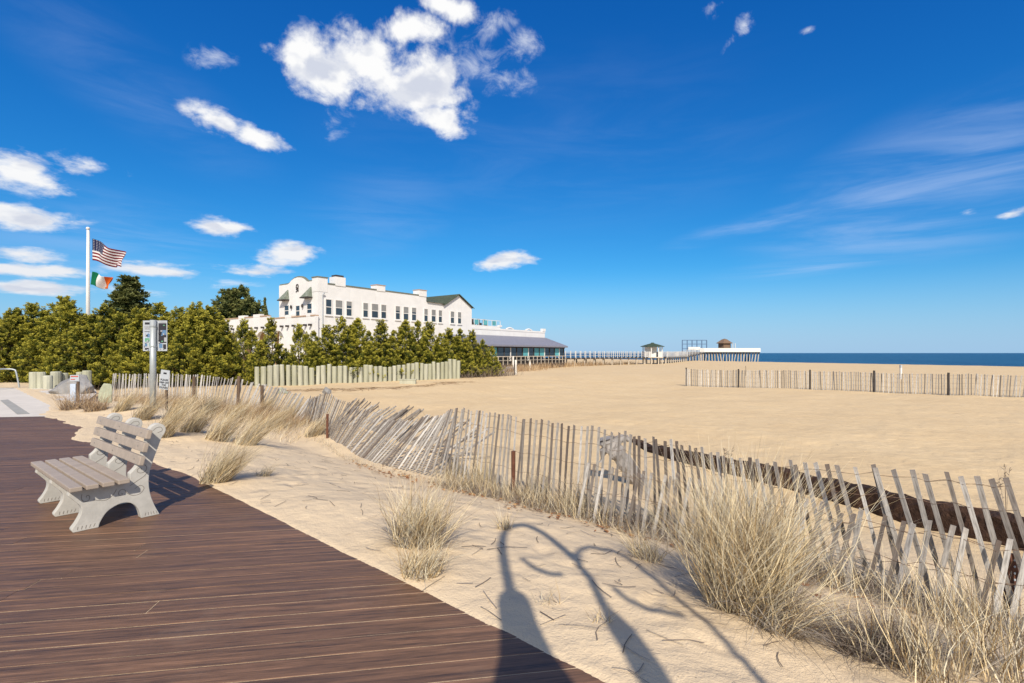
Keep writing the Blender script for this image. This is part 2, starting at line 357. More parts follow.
# a line of surf where the beach drops to the water
V = []; 
for k in range(60):
    t = -60+k*6; c = np.array([64.5, 130])+np.array([.423,-.906])*t; q = c+np.array([.906,.423])*(17.5+2.2*math.sin(k*.7)+random.uniform(-1.5,1.5))
    w = random.uniform(.8, 3.2); n = np.array([.906,.423]); d = np.array([.423,-.906])*3.6
    V += [(*(q-d), -2.5), (*(q+d), -2.5), (*(q+d*.7+n*w), -2.42), (*(q-d*.8+n*w), -2.42)]
tag(np_mesh('surf', V, 4, simple('sea_foam', (.78,.80,.82), .8, .1, 2, 0)), 'thin white surf breaking along the beach', kind='stuff')
# boardwalk
def make_boardwalk():
    b = np.array([math.cos(R(BA)), math.sin(R(BA))]); m = np.array([-b[1], b[0]]); W = .1655; G0 = .0062
    nb = EN@b; nm = EN@m; V = []; k = 0; mm = -5.0
    while mm < 15.15:
        G = G0+random.uniform(-.0025, .0025)
        a0, a1 = mm+G/2, mm+W-G/2
        e0 = (EC-a0*nm)/nb; e1 = (EC-a1*nm)/nb
        left = -34.0; cuts = [left]; c = left+random.uniform(.5, 4.8)
        while c < min(e0, e1)-1.2: cuts.append(c); c += 4.88
        cuts.append(None)
        for i in range(len(cuts)-1):
            l = cuts[i]+.003; r0, r1 = (e0, e1) if cuts[i+1] is None else (cuts[i+1]-.003,)*2
            z = random.uniform(-.0015, .0); t = -.03; c_ = .0015
            def P(a, mmv, zz): q = a*b+mmv*m; return (q[0], q[1], zz)
            top = [P(l,a0+c_,z),P(r0,a0+c_,z),P(r1,a1-c_,z),P(l,a1-c_,z)]
            mid = [P(l,a0,z-c_),P(r0,a0,z-c_),P(r1,a1,z-c_),P(l,a1,z-c_)]
            low = [P(l,a0,t),P(r0,a0,t),P(r1,a1,t),P(l,a1,t)]
            yield top, mid, low
        mm += W
vs = []; fs = []
for top, mid, low in make_boardwalk():
    n = len(vs); vs += top+mid+low; fs.append((n,n+1,n+2,n+3))
    for a in (0, 4):
        for q in range(4): p = (q+1) % 4; fs.append((n+a+q+4, n+a+p+4, n+a+p, n+a+q))
tag(np_mesh('boardwalk', vs, 4, M['deck'], quads=np.array(fs)), 'dark reddish brown plank boardwalk', kind='structure')
# concrete pavement beyond the boards
s = MB(); P = [(-60,7.9),(-13.2,15.15/math.cos(R(BA))+(-13.2)*math.tan(R(BA))+.05),(-12.2,13.6),(-13.2,15.2),(-15.4,18.2),(-17.6,21.2),(-19.5,23.4),(-26,24.6),(-60,24)]
P[0] = (-60, 15.36-60*.16+.05); P[1] = (-12.35, 15.36-12.35*.16+.02)
P = [P[0], P[1], P[3], P[4], P[5], P[6], P[7], P[8]]
top = [(x,y,.004) for x,y in P]; s.face(top)
tag(s.build('pavement', M['pavement']), 'pale concrete pavement beside the boardwalk', kind='structure')
s = MB()
for a, b_ in (((-19.4,15.2),(-17.0,15.6)),):
    pass
A = [gp(0,401), gp(8,400), gp(30,414.5), gp(17,415)]; s.face([(p.x,p.y,.0085) for p in A]); tag(s.build('path_strip', M['dpave']), 'dark grey strip in the concrete pavement', kind='structure')
# ------------------------------------------------------------------ park bench: frame axes D (to the back, local +x), L (along, local +y)
def catmull(P, n=8, closed=False):
    P = [Vector((*p, 0)) if len(p) == 2 else Vector(p) for p in P]; out = []; N = len(P)
    for i in range(N if closed else N-1):
        g = lambda k: P[k % N] if closed else P[max(0, min(N-1, k))]
        p0, p1, p2, p3 = g(i-1), g(i), g(i+1), g(i+2)
        for k in range(n):
            t = k/n; out.append(.5*((2*p1)+(-p0+p2)*t+(2*p0-5*p1+4*p2-p3)*t*t+(-p0+3*p1-3*p2+p3)*t**3))
    if not closed: out.append(P[-1])
    return out
def make_bench():
    o = np.array([-4.18, 4.75]); ang = math.atan2(.7507, .6606)+R(3.4)
    root = empty('park_bench', (o[0], o[1], 0), ang)
    tag(root, 'weathered beige slat bench with three scrolled concrete supports at the boardwalk edge', 'bench')
    # side outline: feet, arch, waist, seat ledge, back with rounded lobe
    low = [(.0,0),(.19,0)]; arch = catmull([(.19,0),(.205,.05),(.26,.125),(.36,.168),(.45,.155),(.51,.09),(.535,0)], 5)
    out = [(0.0, 0.0)]+[(p.x, p.y) for p in arch]+[(.70,0)]
    out += [(p.x, p.y) for p in catmull([(.70,0),(.665,.07),(.628,.16),(.605,.26),(.605,.36),(.635,.50),(.68,.66),(.715,.775),(.745,.835),(.755,.885),(.735,.935),(.69,.957),(.645,.945),(.612,.905),(.60,.86),(.588,.80),(.567,.70),(.545,.61),(.520,.53),(.485,.46),(.44,.41)], 4)][1:]
    out += [(.44,.345),(-.025,.335),(-.035,.30)]
    out += [(p.x, p.y) for p in catmull([(-.035,.30),(.01,.255),(.058,.20),(.055,.14),(.02,.075),(-.012,.03),(0,0)], 4)][1:-1]
    def zm(z): return z+.07*min(1, (z/.36)**1.5) if z <= .381 else .45+(z-.38)*(.957-.45)/(.957-.38)
    out = [(a, zm(b)) for a, b in out]
    Ls = [0.0, .74, 1.48]
    for k, L in enumerate(Ls):
        s = MB(); N = len(out); vv, ee, tri, *_ = mgeo.delaunay_2d_cdt([Vector(p) for p in out], [(i, (i+1) % N) for i in range(N)], [], 1, 1e-6)
        s.v = [(p.x, L-.045, p.y) for p in vv]+[(p.x, L+.045, p.y) for p in vv]; K = len(vv)
        s.f = [tuple(t) for t in tri]+[tuple(K+i for i in reversed(t)) for t in tri]
        cnt = {}
        for t in tri:
            for a, b in zip(t, t[1:]+t[:1]): cnt.setdefault(frozenset((a, b)), []).append((a, b))
        s.f += [(q[0][1], q[0][0], K+q[0][0], K+q[0][1]) for q in cnt.values() if len(q) == 1]; s.m = [0]*len(s.f)
        sup = s.build('concrete_support', M['concrete'], root, bevel=.007)
        for side in (-1, 1):
            e = MB(); yy = L+side*.0455
            def sc(pts, r=.0022): e.tube([(p.x, yy, zm(p.y)) for p in catmull(pts, 6)], r, 5)
            def spiral(cx, cz, r0, turns, a0, sgn=1):
                return [(cx+math.cos(a0+sgn*t)*r0*(1-t/(turns*6.6)), cz+math.sin(a0+sgn*t)*r0*(1-t/(turns*6.6))) for t in np.linspace(0, turns*6.28, int(10*turns)+3)]
            sc(spiral(.10,.27,.045,1.1,2.5)); sc(spiral(.53,.44,.06,1.2,1.0,-1)); sc([(.59,.40),(.56,.36),(.50,.33),(.44,.30)]); sc([(.15,.24),(.24,.22),(.30,.25),(.33,.29)])
            sc(spiral(.37,.25,.04,1.1,0)); sc([(.41,.25),(.46,.22),(.52,.22),(.56,.26),(.53,.29),(.48,.27)]); sc([(.64,.88),(.67,.91),(.71,.91),(.72,.87),(.68,.85)])
            for q in range(5): sc([(.03+q*.03,.018),(.035+q*.032,.045)]); sc([(.57+q*.026,.018),(.575+q*.022,.045)])
            eo = e.build('engraved_scroll', M['groove'], sup)
    wseat = .095; x = -.05
    for k in range(4):
        s = MB(); s.box(x, -.165, .408, x+wseat, 1.655, .452); s.build('seat_slat', M['slat'], root, bevel=.008)
        x += wseat+.027
    # back slats lie against the front edge of the back
    front = [(.528,.558,.56,.69),(.560,.688,.585,.80),(.588,.818,.614,.925)]
    for (x0,z0,x1,z1) in front:
        d = Vector((x1-x0, 0, z1-z0)).normalized(); n = Vector((-d.z, 0, d.x))
        a = Vector((x0-.006,0,z0)); b = a+d*.092
        s = MB(); s.prism([(a.x,a.z),(b.x,b.z),((b+n*.045).x,(b+n*.045).z),((a+n*.045).x,(a+n*.045).z)], Matrix.Identity(4), -.165, 1.655)
        so = s.build('back_slat', M['slat'], root, bevel=.008)
        bb = MB()
        for L in Ls:
            c = a+d*.046+n*.0455; c.y = L; bb.tube([c, c+n*.004], .007, 8)
        bb.build('bolt', M['bolt'], so)
make_bench()

# ------------------------------------------------------------------ crook lamps behind the viewpoint, whose shadows fall over sand and boards
KY = 1/math.tan(R(SUN_EL))*SH[1]; KX = 1/math.tan(R(SUN_EL))*SH[0]
def unshadow(px, py, Yp, zg=-.03):
    v = py-HZ; d = (CH-zg)*F/v; x = (px-CX)/F*d; z = (d-Yp)/KY
    return Vector((x-KX*z, Yp, z+zg))
def lamp(Yp, pole, arc, scroll, lan, label, prad, bell):
    base = unshadow(*pole[0], Yp); root = empty('street_lamp', (base.x, Yp, 0)); tag(root, label, 'street lamp')
    T = Matrix.Translation((-base.x, -Yp, 0)); U = lambda p: T @ unshadow(*p, Yp)
    P = [U(p) for p in pole]; foot = Vector((0, 0, -.1))
    s = MB(); s.tube([foot]+P, [prad*1.2]+[prad]*len(P), 10); s.build('pole', M['tire'], root, smooth=True)
    s = MB(); s.lathe([(.16,-.05),(.16,.05),(.09,.16),(.07,.7),(.05,.8)], foot); s.build('base', M['tire'], root, smooth=True)
    A = catmull([U(p) for p in arc], 8); s = MB(); s.tube(A, prad*.95+.008, 8); arm = s.build('arm', M['tire'], root, smooth=True)
    S = catmull([U(p) for p in scroll], 8); s = MB(); s.tube(S, .026, 8); s.build('scroll', M['tire'], arm, smooth=True)
    t = U(lan); s = MB(); s.lathe(bell, t, 20); ln = s.build('lamp_shade', M['tire'], root, smooth=True)
    s = MB(); s.lathe([(.05,bell[-1][1]-.05),(.05,bell[-1][1]+.12)], t, 12); s.build('bulb', M['whiteflat'], ln)
lamp(-1.0, [(649,679),(614,627),(580,557)], [(580,557),(567,545),(548,526),(527,517),(509,522),(503,538),(504,560),(508,584),(511,600)],
     [(522,558),(534,568),(550,574),(563,574)], (511,596), 'tall crook lamp casting the wide bell shadow across boards and sand', .036,
     [(.02,.05),(.06,.02),(.10,-.04),(.115,-.12),(.12,-.35),(.15,-.6),(.21,-.82),(.22,-.86)])
lamp(-1.6, [(768,692),(761,681),(714,624),(655,568)], [(655,568),(640,556),(622,546),(603,540),(588,541),(580,550),(585,568),(598,594),(608,612)],
     [(614,587),(630,600),(652,609),(686,615)], (609,612), 'tall crook lamp casting the narrower, right-hand shadow over the sand', .025,
     [(.02,.05),(.05,.0),(.07,-.08),(.085,-.18),(.09,-.5),(.085,-.8)])
# ------------------------------------------------------------------ picket sand fences
def polyline(P, step):
    P = [np.array(p, float) for p in P]; out = []; carry = 0
    for a, b in zip(P[:-1], P[1:]):
        L = np.linalg.norm(b[:2]-a[:2]); t = carry
        while t < L: out.append((a+(b-a)*t/L, (b-a)[:2]/L)); t += step
        carry = t-L
    return out
def picket_mesh(seed, h=1.22, w=.034, t=.010):
    r = random.Random(seed); bm = bmesh.new(); n = 5; vs = []
    bow = r.uniform(-.012, .012); ww = w*r.uniform(.85, 1.12)
    for i in range(n+1):
        z = h*i/n; ox = bow*math.sin(math.pi*i/n); k = 1-.03*r.random(); tilt = r.uniform(-.006, .006) if i == n else 0
        vs.append([bm.verts.new((ox+sx*ww/2*k, sy*t/2, z+sx*tilt)) for sx, sy in ((-1,-1),(1,-1),(1,1),(-1,1))])
    for i in range(n):
        for k in range(4): bm.faces.new((vs[i][k], vs[i][(k+1)%4], vs[i+1][(k+1)%4], vs[i+1][k]))
    bm.faces.new(vs[0][::-1]); bm.faces.new(vs[-1]); me = bpy.data.meshes.new('picket'); bm.to_mesh(me); bm.free(); return me
def sand_fence(label, base, step, mat, h=1.22, lean=(0,0), jit=.04, nind=0, posts=(), pmat='rust', wires=(.1,.33,.57,.8,.95), bury=.12, ph=1.25, prad=.03, group=None, dz=0, w=.034, pkind='pipe', gaps=()):
    """base: [(x, y, along-lean deg, cross-lean deg, burial)]"""
    pts = polyline(base, step); p0 = pts[0][0]; root = empty('sand_fence', (p0[0], p0[1], gz(p0[0], p0[1])))
    tag(root, label, 'fence', group); inv = Matrix.Translation(-root.location)
    meshes = [picket_mesh(k, h, w) for k in range(6)]
    for me in meshes: me.materials.append(M[mat])
    Ms = []
    for i, (p, t) in enumerate(pts):
        z = gz(p[0], p[1])-p[4]+random.uniform(-.02, .03)+dz
        ca, cc = R(p[2]+random.gauss(0, jit*50)), R(p[3]+random.gauss(0, jit*40))
        X = Vector((t[0], t[1], 0)); N = Vector((t[1], -t[0], 0))
        up = (Vector((0,0,1))+X*math.tan(ca)+N*math.tan(cc)).normalized(); Nn = (N-up*N.dot(up)).normalized(); Xn = Nn.cross(up)*-1
        twist = random.gauss(0, .12); Xt = Xn*math.cos(twist)+Nn*math.sin(twist); Nt = up.cross(Xt)
        m = Matrix((Xt, Nt, up)).transposed().to_4x4(); m.translation = Vector((p[0], p[1], z)); Ms.append(m)
    order = sorted(range(len(Ms)), key=lambda i: Ms[i].translation.length); near = set(order[:nind])
    rest = MB()
    for i, m in enumerate(Ms):
        if any(a <= i < b for a, b in gaps): continue
        me = meshes[i % 6]
        if i in near:
            o = link(me, 'picket', root); o.matrix_local = inv @ m
        else:
            b = len(rest.v); rest.v += [tuple(inv @ m @ v.co) for v in me.vertices]
            for f in me.polygons: rest.f.append(tuple(b+k for k in f.vertices)); rest.m.append(0)
    if rest.v:
        r = rest.build('picket_row', M[mat], root)
        if nind: r['kind'] = 'stuff'
    wv = []; wm = MB()
    for wf in wires:
        for s in (-1, 1):
            line = []
            for i, m in enumerate(Ms):
                line.append(inv @ m @ Vector((0, s*.0075*(1 if i % 2 else -1), wf*h+random.uniform(-.004,.004))))
            if nind: wm.tube(line, .0016, 4)
        if not nind: wm.tube(line, .003, 4)
    wm.build('wire', M['wire'], root)
    for (x, y, hh, la, lc) in posts:
        z = gz(x, y); s = MB(); L0 = Vector((x, y, z-.2)); L1 = Vector((x+la, y+lc, z+hh))
        if pkind == 'channel':
            q = Matrix.Translation(inv @ L0); s.box(-.045,-.02,0,.045,-.014,hh+.2,q); s.box(-.045,-.014,0,-.039,.02,hh+.2,q); s.box(.039,-.014,0,.045,.02,hh+.2,q)
        else: s.tube([inv @ L0, inv @ (L0*.5+L1*.5), inv @ L1], prad, 8, wob=.1)
        s.build('post', M[pmat], root)
    return root
# tall fence row nearest the beach (tops lean to the left, i.e. back along the run)
A = [(3.98,3.60,-13,-3,.03),(3.80,3.80,-13,-3,.04),(3.05,4.42,-12,-2,.14),(2.45,5.20,-9,0,.18),(1.9,6.0,-5,0,.10),(1.35,6.55,-3,2,.06),(.69,7.14,-3,2,.04),(-.3,8.0,-4,3,-.02),(-1.09,8.75,-5,6,-.08),
     (-1.9,9.35,-24,22,-.04),(-2.75,10.0,-35,33,.02),(-3.7,11.4,-35,32,.08),(-4.85,13.0,-20,18,.15),(-6.3,15.6,-18,10,.2),(-7.3,17.2,-28,12,.2)]
def flip(P): return [(x, y, -a, b, c) for x, y, a, b, c in P]
# tangent runs from right to left; a positive along-lean tips the top to the left
A = [(x, y, -a if y < 6.5 else a, b, c) for x, y, a, b, c in A]
sand_fence('long grey weathered picket fence between dune and beach, its near end leaning left', A, .100, 'picket', nind=100, jit=.016,
           posts=[(-4.75,12.85,.62,0,.02),(.02,7.62,.72,0,0)], pmat='rust', prad=.032)
# lower front row leaning the other way in front of it
B = [(3.75,3.55,-9,4,.52),(3.2,3.98,-9,4,.52),(2.75,4.45,-10,3,.50),(2.3,5.15,-10,3,.48),(1.85,5.72,-10,3,.46),(1.3,6.2,-9,3,.48),(.72,6.6,-9,3,.5)]
sand_fence('half buried lower picket fence leaning right, in front of the tall grey one', B, .112, 'picket', nind=100, jit=.04,
           posts=[], wires=(.5,.72,.93))
# steel channel post at the near end
s = MB(); p = gp(1012, 640); p = Vector((3.83, 3.83, 0)); p.z = gz(p.x, p.y)
root = empty('fence_post', p); tag(root, 'perforated rusty steel channel post at the right end of the leaning fence', 'post')
s.box(-.045,-.02,-.2,.045,-.014,.6); s.box(-.045,-.014,-.2,-.039,.022,.6); s.box(.039,-.014,-.2,.045,.022,.6); s.build('channel', M['rust'], root)
s = MB()
for k in range(12): s.tube([(0,-.0225,.0+k*.05),(0,-.0195,.0+k*.05)], .009, 8)
s.build('punched_hole', M['whiteflat'], root)
# fallen row behind the tall fence, nearly flat
C = [(-1.3,10.3,-48,34,.05),(-2.2,11.2,-50,36,.05),(-3.2,12.4,-52,34,.05),(-4.3,13.8,-54,40,.08),(-5.6,15.4,-42,24,.08)]
sand_fence('collapsed grey picket fence lying tilted behind the upright one', C, .11, 'picket', jit=.09)
# far left stretch in front of the hedge
D = [(-6.6,16.5,-50,10,.1),(-7.9,17.7,-46,8,.1),(-9.9,19.2,-32,5,.12),(-11.5,20.0,-18,3,.12),(-12.8,20.7,-9,0,.1),(-15.9,22.2,-6,0,.1),(-17.6,23.1,-5,0,.1),(-19.2,23.9,-9,0,.1)]
sand_fence('pale picket fence in front of the dense hedge, slats fanning to the right', D, .125, 'picket_pale', posts=[(-13.2,20.75,1.05,0,0),(-10.7,19.5,1.2,.05,0),(-9.3,18.6,.95,0,0)], pmat='bark', prad=.06, w=.055)
# straight fence out on the open beach
E = [(12.25,35.2,0,0,.03),(15.7,34.6,0,0,.03),(19.4,32.6,0,1,.03),(21.8,30.1,0,1,.05),(24.4,28.0,0,2,.05),(27.2,26.0,3,3,.05),(31,23.6,3,3,.05)]
sand_fence('pale straight picket fence standing out on the open beach', E, .125, 'picket_red', posts=[(12.28,35.25,1.3,0,0),(15.65,34.55,1.28,0,0),(19.4,32.55,1.28,0,0),(21.8,30.1,1.3,0,0),(24.4,27.95,1.27,0,0)], pmat='dark', prad=.055, w=.05, jit=.03)

# ------------------------------------------------------------------ log bulkheads
def logs(label, P, tops, wid, name='log_bulkhead'):
    """P: (px, depth) ends; each log a part"""
    (xa, da), (xb, db) = P; a = at(xa, da); b = at(xb, db); L = (b-a).length; n = int(L/wid); root = empty(name, (a.x, a.y, a.z)); tag(root, label, 'bulkhead')
    for i in range(n+1):
        t = i/n; p = a.lerp(b, t); z0 = gz(p.x, p.y)-.4; px = CX+p.x/p.y*F; ty = np.interp(px, [q[0] for q in tops], [q[1] for q in tops])+random.gauss(0, .8)
        zt = CH-(ty-HZ)/F*p.y; r = wid*.5*random.uniform(.74, .95); tx, tyy = random.gauss(0,.02), random.gauss(0,.02)
        s = MB(); c = p-a; zz = [z0-a.z, zt-a.z-.06, zt-a.z]
        s.tube([(c.x,c.y,zz[0]),(c.x+tx*.5,c.y+tyy*.5,(zz[0]+zz[1])/2),(c.x+tx,c.y+tyy,zz[1]),(c.x+tx,c.y+tyy,zz[2])], [r,r*1.02,r,r*.86], 10, wob=.05)
        s.build('log', M['log'], root)
    return root
logs('long row of pale green upright logs holding the sand below the junipers', ((257,28.5),(458,37)), [(250,366),(290,365.5),(330,365),(390,367),(393,366),(415,363),(440,362),(444,361),(458,360)], .335)
def lone_logs():
    specs = [(34,372,'',24.0,.62),(41.5,372,'',24.1,.58),(48,375.5,'',23.6,.6),(56,371.5,'',24.4,.72),(64,373,'',24.8,.6),(80,372,'',24.6,.5),(87,370.5,'',24.3,.62)]
    a = at(34, 24); root = empty('log_bulkhead', a); tag(root, 'short gapped row of pale green logs behind the grey boulder', 'bulkhead')
    for px, ty, k, d, w in specs:
        p = at(px, d); zt = CH-(ty-HZ)/F*d; s = MB(); c = p-a; w *= .3
        s.tube([(c.x,c.y,-.3),(c.x,c.y,(zt-a.z)*.5),(c.x,c.y,zt-a.z-.04),(c.x,c.y,zt-a.z)], [w,w,w,w*.88], 12, wob=.04); s.build('log', M['log'], root)
lone_logs()
# ------------------------------------------------------------------ trees
def crown_mesh(name, seed, h, rad, subs, nplume, nleaf, plen, lsz, mat, z0=.05, flat=0.0, top=.35, up=.9, PEXP=.95):
    """subs: (dx, dy, height factor, radius factor) sub-crowns; plumes = upright sprays of small leaf faces with gaps between"""
    r = np.random.default_rng(seed); V = []; tint = []; tip = []
    wts = np.array([s[2]*s[3] for s in subs]); wts = wts/wts.sum()
    for k, (dx, dy, hf, rf) in enumerate(subs):
        n = int(nplume*wts[k]); H = h*hf; Rr = rad*rf
        lob = r.uniform(0, 6.28, 4)
        for i in range(n):
            t = z0+(1-z0)*r.random()**1.15
            a = r.uniform(0, 6.283)
            prof = (1-t)**PEXP*(min(1, t*5+.5)); prof *= 1+.30*math.sin(3*a+lob[0]+t*9)+.26*math.sin(5*a+lob[1]-t*23)
            if flat: prof *= .55+.7*(abs(math.sin(t*flat)) ** .7)
            rr = Rr*prof*math.sqrt(r.uniform(.18, 1))
            c = np.array([dx+rr*math.cos(a), dy+rr*math.sin(a), H*t])
            ax = np.array([math.cos(a)*(.75-.5*t), math.sin(a)*(.75-.5*t), up*r.uniform(.6, 1.2)]); ax += r.normal(0, .22, 3); ax /= np.linalg.norm(ax)
            L = plen*r.uniform(.7, 1.25)*(1-.35*t); u = r.random(nleaf)**.8
            q = r.normal(0, 1, (nleaf, 3)); q -= (q@ax)[:, None]*ax; q /= np.linalg.norm(q, axis=1)[:, None]+1e-6
            wd = L*.34*(1-u*.8)*np.sqrt(r.random(nleaf))
            P = c+ax*(u*L)[:, None]+q*wd[:, None]
            d = ax*.8+q*.8+r.normal(0, .4, (nleaf, 3)); d /= np.linalg.norm(d, axis=1)[:, None]
            e = np.cross(d, r.normal(0, 1, (nleaf, 3))); e /= np.linalg.norm(e, axis=1)[:, None]+1e-6
            s = lsz*r.uniform(.6, 1.3, nleaf)[:, None]
            V.append(np.stack([P-e*s*.42, P+e*s*.42, P+d*s*1.25+e*s*.12, P+d*s*1.25-e*s*.12], 1).reshape(-1, 3))
            tv = r.random(); tint.append(np.full(nleaf*4, np.clip(tv+0, 0, 1))); tt = np.repeat(u, 4); tip.append(tt)
    V = np.concatenate(V); me_o = np_mesh(name, V, 4, mat, attrs={'tint': np.concatenate(tint), 'tip': np.concatenate(tip)})
    me = me_o.data; bpy.data.objects.remove(me_o); return me
def trunk_mesh(seed, h, rad, r0=.09, nlimb=14, top=.9, mat='bark', stems=((0,0,1),)):
    r = random.Random(seed); s = MB()
    for dx, dy, hf in stems:
        H = h*hf; pts = [(dx*min(1, i*.5)+r.uniform(-.05,.05)*i*.5, dy*min(1, i*.5)+r.uniform(-.05,.05)*i*.5, -.2+(H*top+.2)*i/6) for i in range(7)]
        s.tube(pts, [r0*(1-.9*i/6) for i in range(7)], 7)
        for k in range(nlimb):
            t = r.uniform(.08, .8); a = r.uniform(0, 6.28); L = rad*(1-t)**.7*.8; b = Vector(pts[int(t*6)])
            e = b+Vector((math.cos(a)*L, math.sin(a)*L, L*.55)); s.tube([b, b.lerp(e, .5)+Vector((0,0,-.04*L)), e], [r0*.4, r0*.25, r0*.1], 5)
    o = s.build('trunk', M[mat]); me = o.data; bpy.data.objects.remove(o); return me
PROTO = {}
JS = [[(0,0,1,1),(.45,.1,.78,.62),(-.4,-.2,.70,.66)], [(0,0,1,.9),(-.5,.1,.85,.6),(.35,-.3,.6,.7)], [(0,0,1,1.05),(.3,.35,.8,.5),(-.35,.3,.88,.5),(.1,-.5,.55,.6)],
      [(0,0,1,.85),(.55,-.1,.66,.7),(-.5,-.15,.62,.7)]]
for k, sb in enumerate(JS):
    PROTO['j%d' % k] = (crown_mesh('crown', 20+k, 3.6, 1.12, sb, 370, 76, .48, .048, M['juniper'], PEXP=.88), trunk_mesh(40+k, 3.6, 1.1, .08, 12, .9, stems=[(a*.7, b*.7, c) for a, b, c, d in sb]))
HS = [[(0,0,1,.9),(.9,.2,.88,.8),(-.8,-.3,.9,.8),(.1,-.8,.8,.8)], [(0,0,1,.8),(-.9,.2,.93,.8),(.8,-.3,.84,.9),(.0,-.7,.78,.7)], [(0,0,1,1.0),(.7,.5,.86,.7),(-.7,.3,.92,.7),(.2,-.8,.8,.9)],
      [(0,0,1,.8),(.9,0,.93,.8),(-.9,0,.86,.9),(0,-.7,.78,.8)]]
for k, sb in enumerate(HS):
    PROTO['h%d' % k] = (crown_mesh('crown', 60+k, 5.0, 1.75, sb, 700, 76, .60, .060, M['cedar'], PEXP=.80), trunk_mesh(80+k, 5.0, 1.6, .12, 16, .9, stems=[(a*.8, b*.8, c) for a, b, c, d in sb]))
PROTO['p0'] = (crown_mesh('crown', 101, 7.2, 2.0, [(0,0,1,1),(.3,.2,.85,.9)], 620, 46, .62, .10, M['pine'], .22, 14, up=.45), trunk_mesh(102, 7.2, 2.0, .16, 26, .96))
PROTO['p1'] = (crown_mesh('crown', 103, 7.0, 2.5, [(0,0,1,1),(1.2,.1,.86,.85),(-1.3,-.2,.85,.85),(.5,.8,.95,.8)], 800, 46, .75, .12, M['pine'], .40, 0, up=.4, PEXP=.6), trunk_mesh(104, 7.0, 2.3, .2, 20, .9))
def tree(kind, px, top, d, label, group, hw=1.0, name='juniper_tree', cat='tree'):
    p = at(px, d); crown, trunk = PROTO[kind]; h0 = {'j': 3.6, 'h': 5.0, 'p': 7.1}[kind[0]]
    z0 = p.z-.05; H = (CH-(top-HZ)/F*d-z0)*1.0; sc = H/(h0*(1.075 if kind[0] != 'p' else 1.03))
    root = empty(name, (p.x, p.y, z0), random.uniform(0, 6.28)); tag(root, label, cat, group)
    root.scale = (sc*hw*1.08, sc*hw*1.08, sc); link(trunk, 'trunk', root); link(crown, 'crown', root)
ORD = ['first','second','third','fourth','fifth','sixth','seventh','eighth','ninth','tenth','eleventh','twelfth','thirteenth','fourteenth','fifteenth','sixteenth','seventeenth','eighteenth','nineteenth','twentieth','twenty-first','twenty-second']
hedge = [(-42,306,31),(-14,309,29.5),(14,307,29),(33,302,29.5),(50,316,28),(66,296,28.5),(84,316,28.2),(104,303,28),(120,312,26.8),(146,310,27.2),(160,302,27.4),(178,306,26.8),(197,301,27.4),(210,305,27.8),(225,332,29),(9,318,27.5),(74,322,26.6),(188,322,26.2)]
hl = sorted(range(len(hedge)), key=lambda i: hedge[i][0])
for n, i in enumerate(hl):
    px, top, d = hedge[i]
    tree('h%d' % (n % 4), px, top, d+2.2, 'dense green cedar, %s from the left in the tall hedge' % ORD[n], 'cedars of the tall hedge', 1.1 if n % 3 else 1.25, 'cedar_tree')
tree('p0', 129, 278, 33, 'taller layered pine rising above the hedge right of the flagpole', None, 1.45, 'pine_tree')
tree('p1', 240, 286, 76, 'round dark pine behind the white arcade wing', None, 1.0, 'pine_tree')
tree('p1', -40, 300, 46, 'dark pine behind the left end of the hedge', None, 1.0, 'pine_tree')
tree('p0', 265, 299, 78, 'tiny far conifer tip above the arcade parapet', None, .3, 'pine_tree')
jun = [(244,319,30),(258,346,29.6),(271,318,30.2),(286,348,31),(299,324,32),(314,331,32),(327,325,32.5),(341,316,33),(357,318,34),(369,331,34),(381,320,35),(394,330,35.5),(405,320,36.5),(418,321,37),(429,322,38),(440,333,38),(449,328,39),(460,329,39.5),(472,330,40),(483,339,41),(492,346,41.5)]
for n, (px, top, d) in enumerate(jun):
    tree('j%d' % ((n*3+1) % 4), px, top, d, 'small yellow-green juniper, %s from the left in the row before the white house' % ORD[n], 'junipers in the row before the white house', .84 if px < 300 else 1.1, 'juniper_tree')
# bare grey twigs at the foot of the last juniper
def ribbons(n, base, hgt, wid, spread, r, seg=4, droop=.5, wind=(0,0), bsp=.1, flatend=0):
    """n thin tapering curved blades; base: function -> (x,y). returns quads (verts) for np_mesh"""
    out = []
    bx, by = base(n); bz = ground(bx, by)-.01
    a = r.uniform(0, 6.283, n); lean = spread*r.random(n)**.8; L = hgt*r.uniform(.45, 1.1, n); W = wid*r.uniform(.6, 1.3, n)
    dx = np.cos(a)*lean+wind[0]; dy = np.sin(a)*lean+wind[1]
    tw = r.uniform(0, 6.283, n); sx, sy = np.cos(tw), np.sin(tw); curl = droop*r.uniform(.2, 1.3, n); kx = r.normal(0, .05, n); ky = r.normal(0, .05, n)
    P = []
    nrm = np.sqrt(1+dx*dx+dy*dy)
    for i in range(seg+1):
        t = i/seg; h = L/nrm*(t-curl*t*t*.38); o = L/nrm*(t+curl*t*t*.55)
        x = bx+dx*o+kx*math.sin(t*5)*L; y = by+dy*o+ky*math.sin(t*4)*L; z = bz+np.maximum(h, -.0)
        w = W*(1-t*.85)/2
        P.append((np.stack([x-sx*w, y-sy*w, z], -1), np.stack([x+sx*w, y+sy*w, z], -1)))
    for i in range(seg): pass
    V = np.stack([np.stack(p, 1) for p in P], 1).reshape(n, (seg+1)*2, 3)
    idx = np.arange(n)[:, None, None]*(seg+1)*2+np.array([[2*i, 2*i+1, 2*i+3, 2*i+2] for i in range(seg)])[None]
    return V.reshape(-1, 3), idx.reshape(-1, 4)
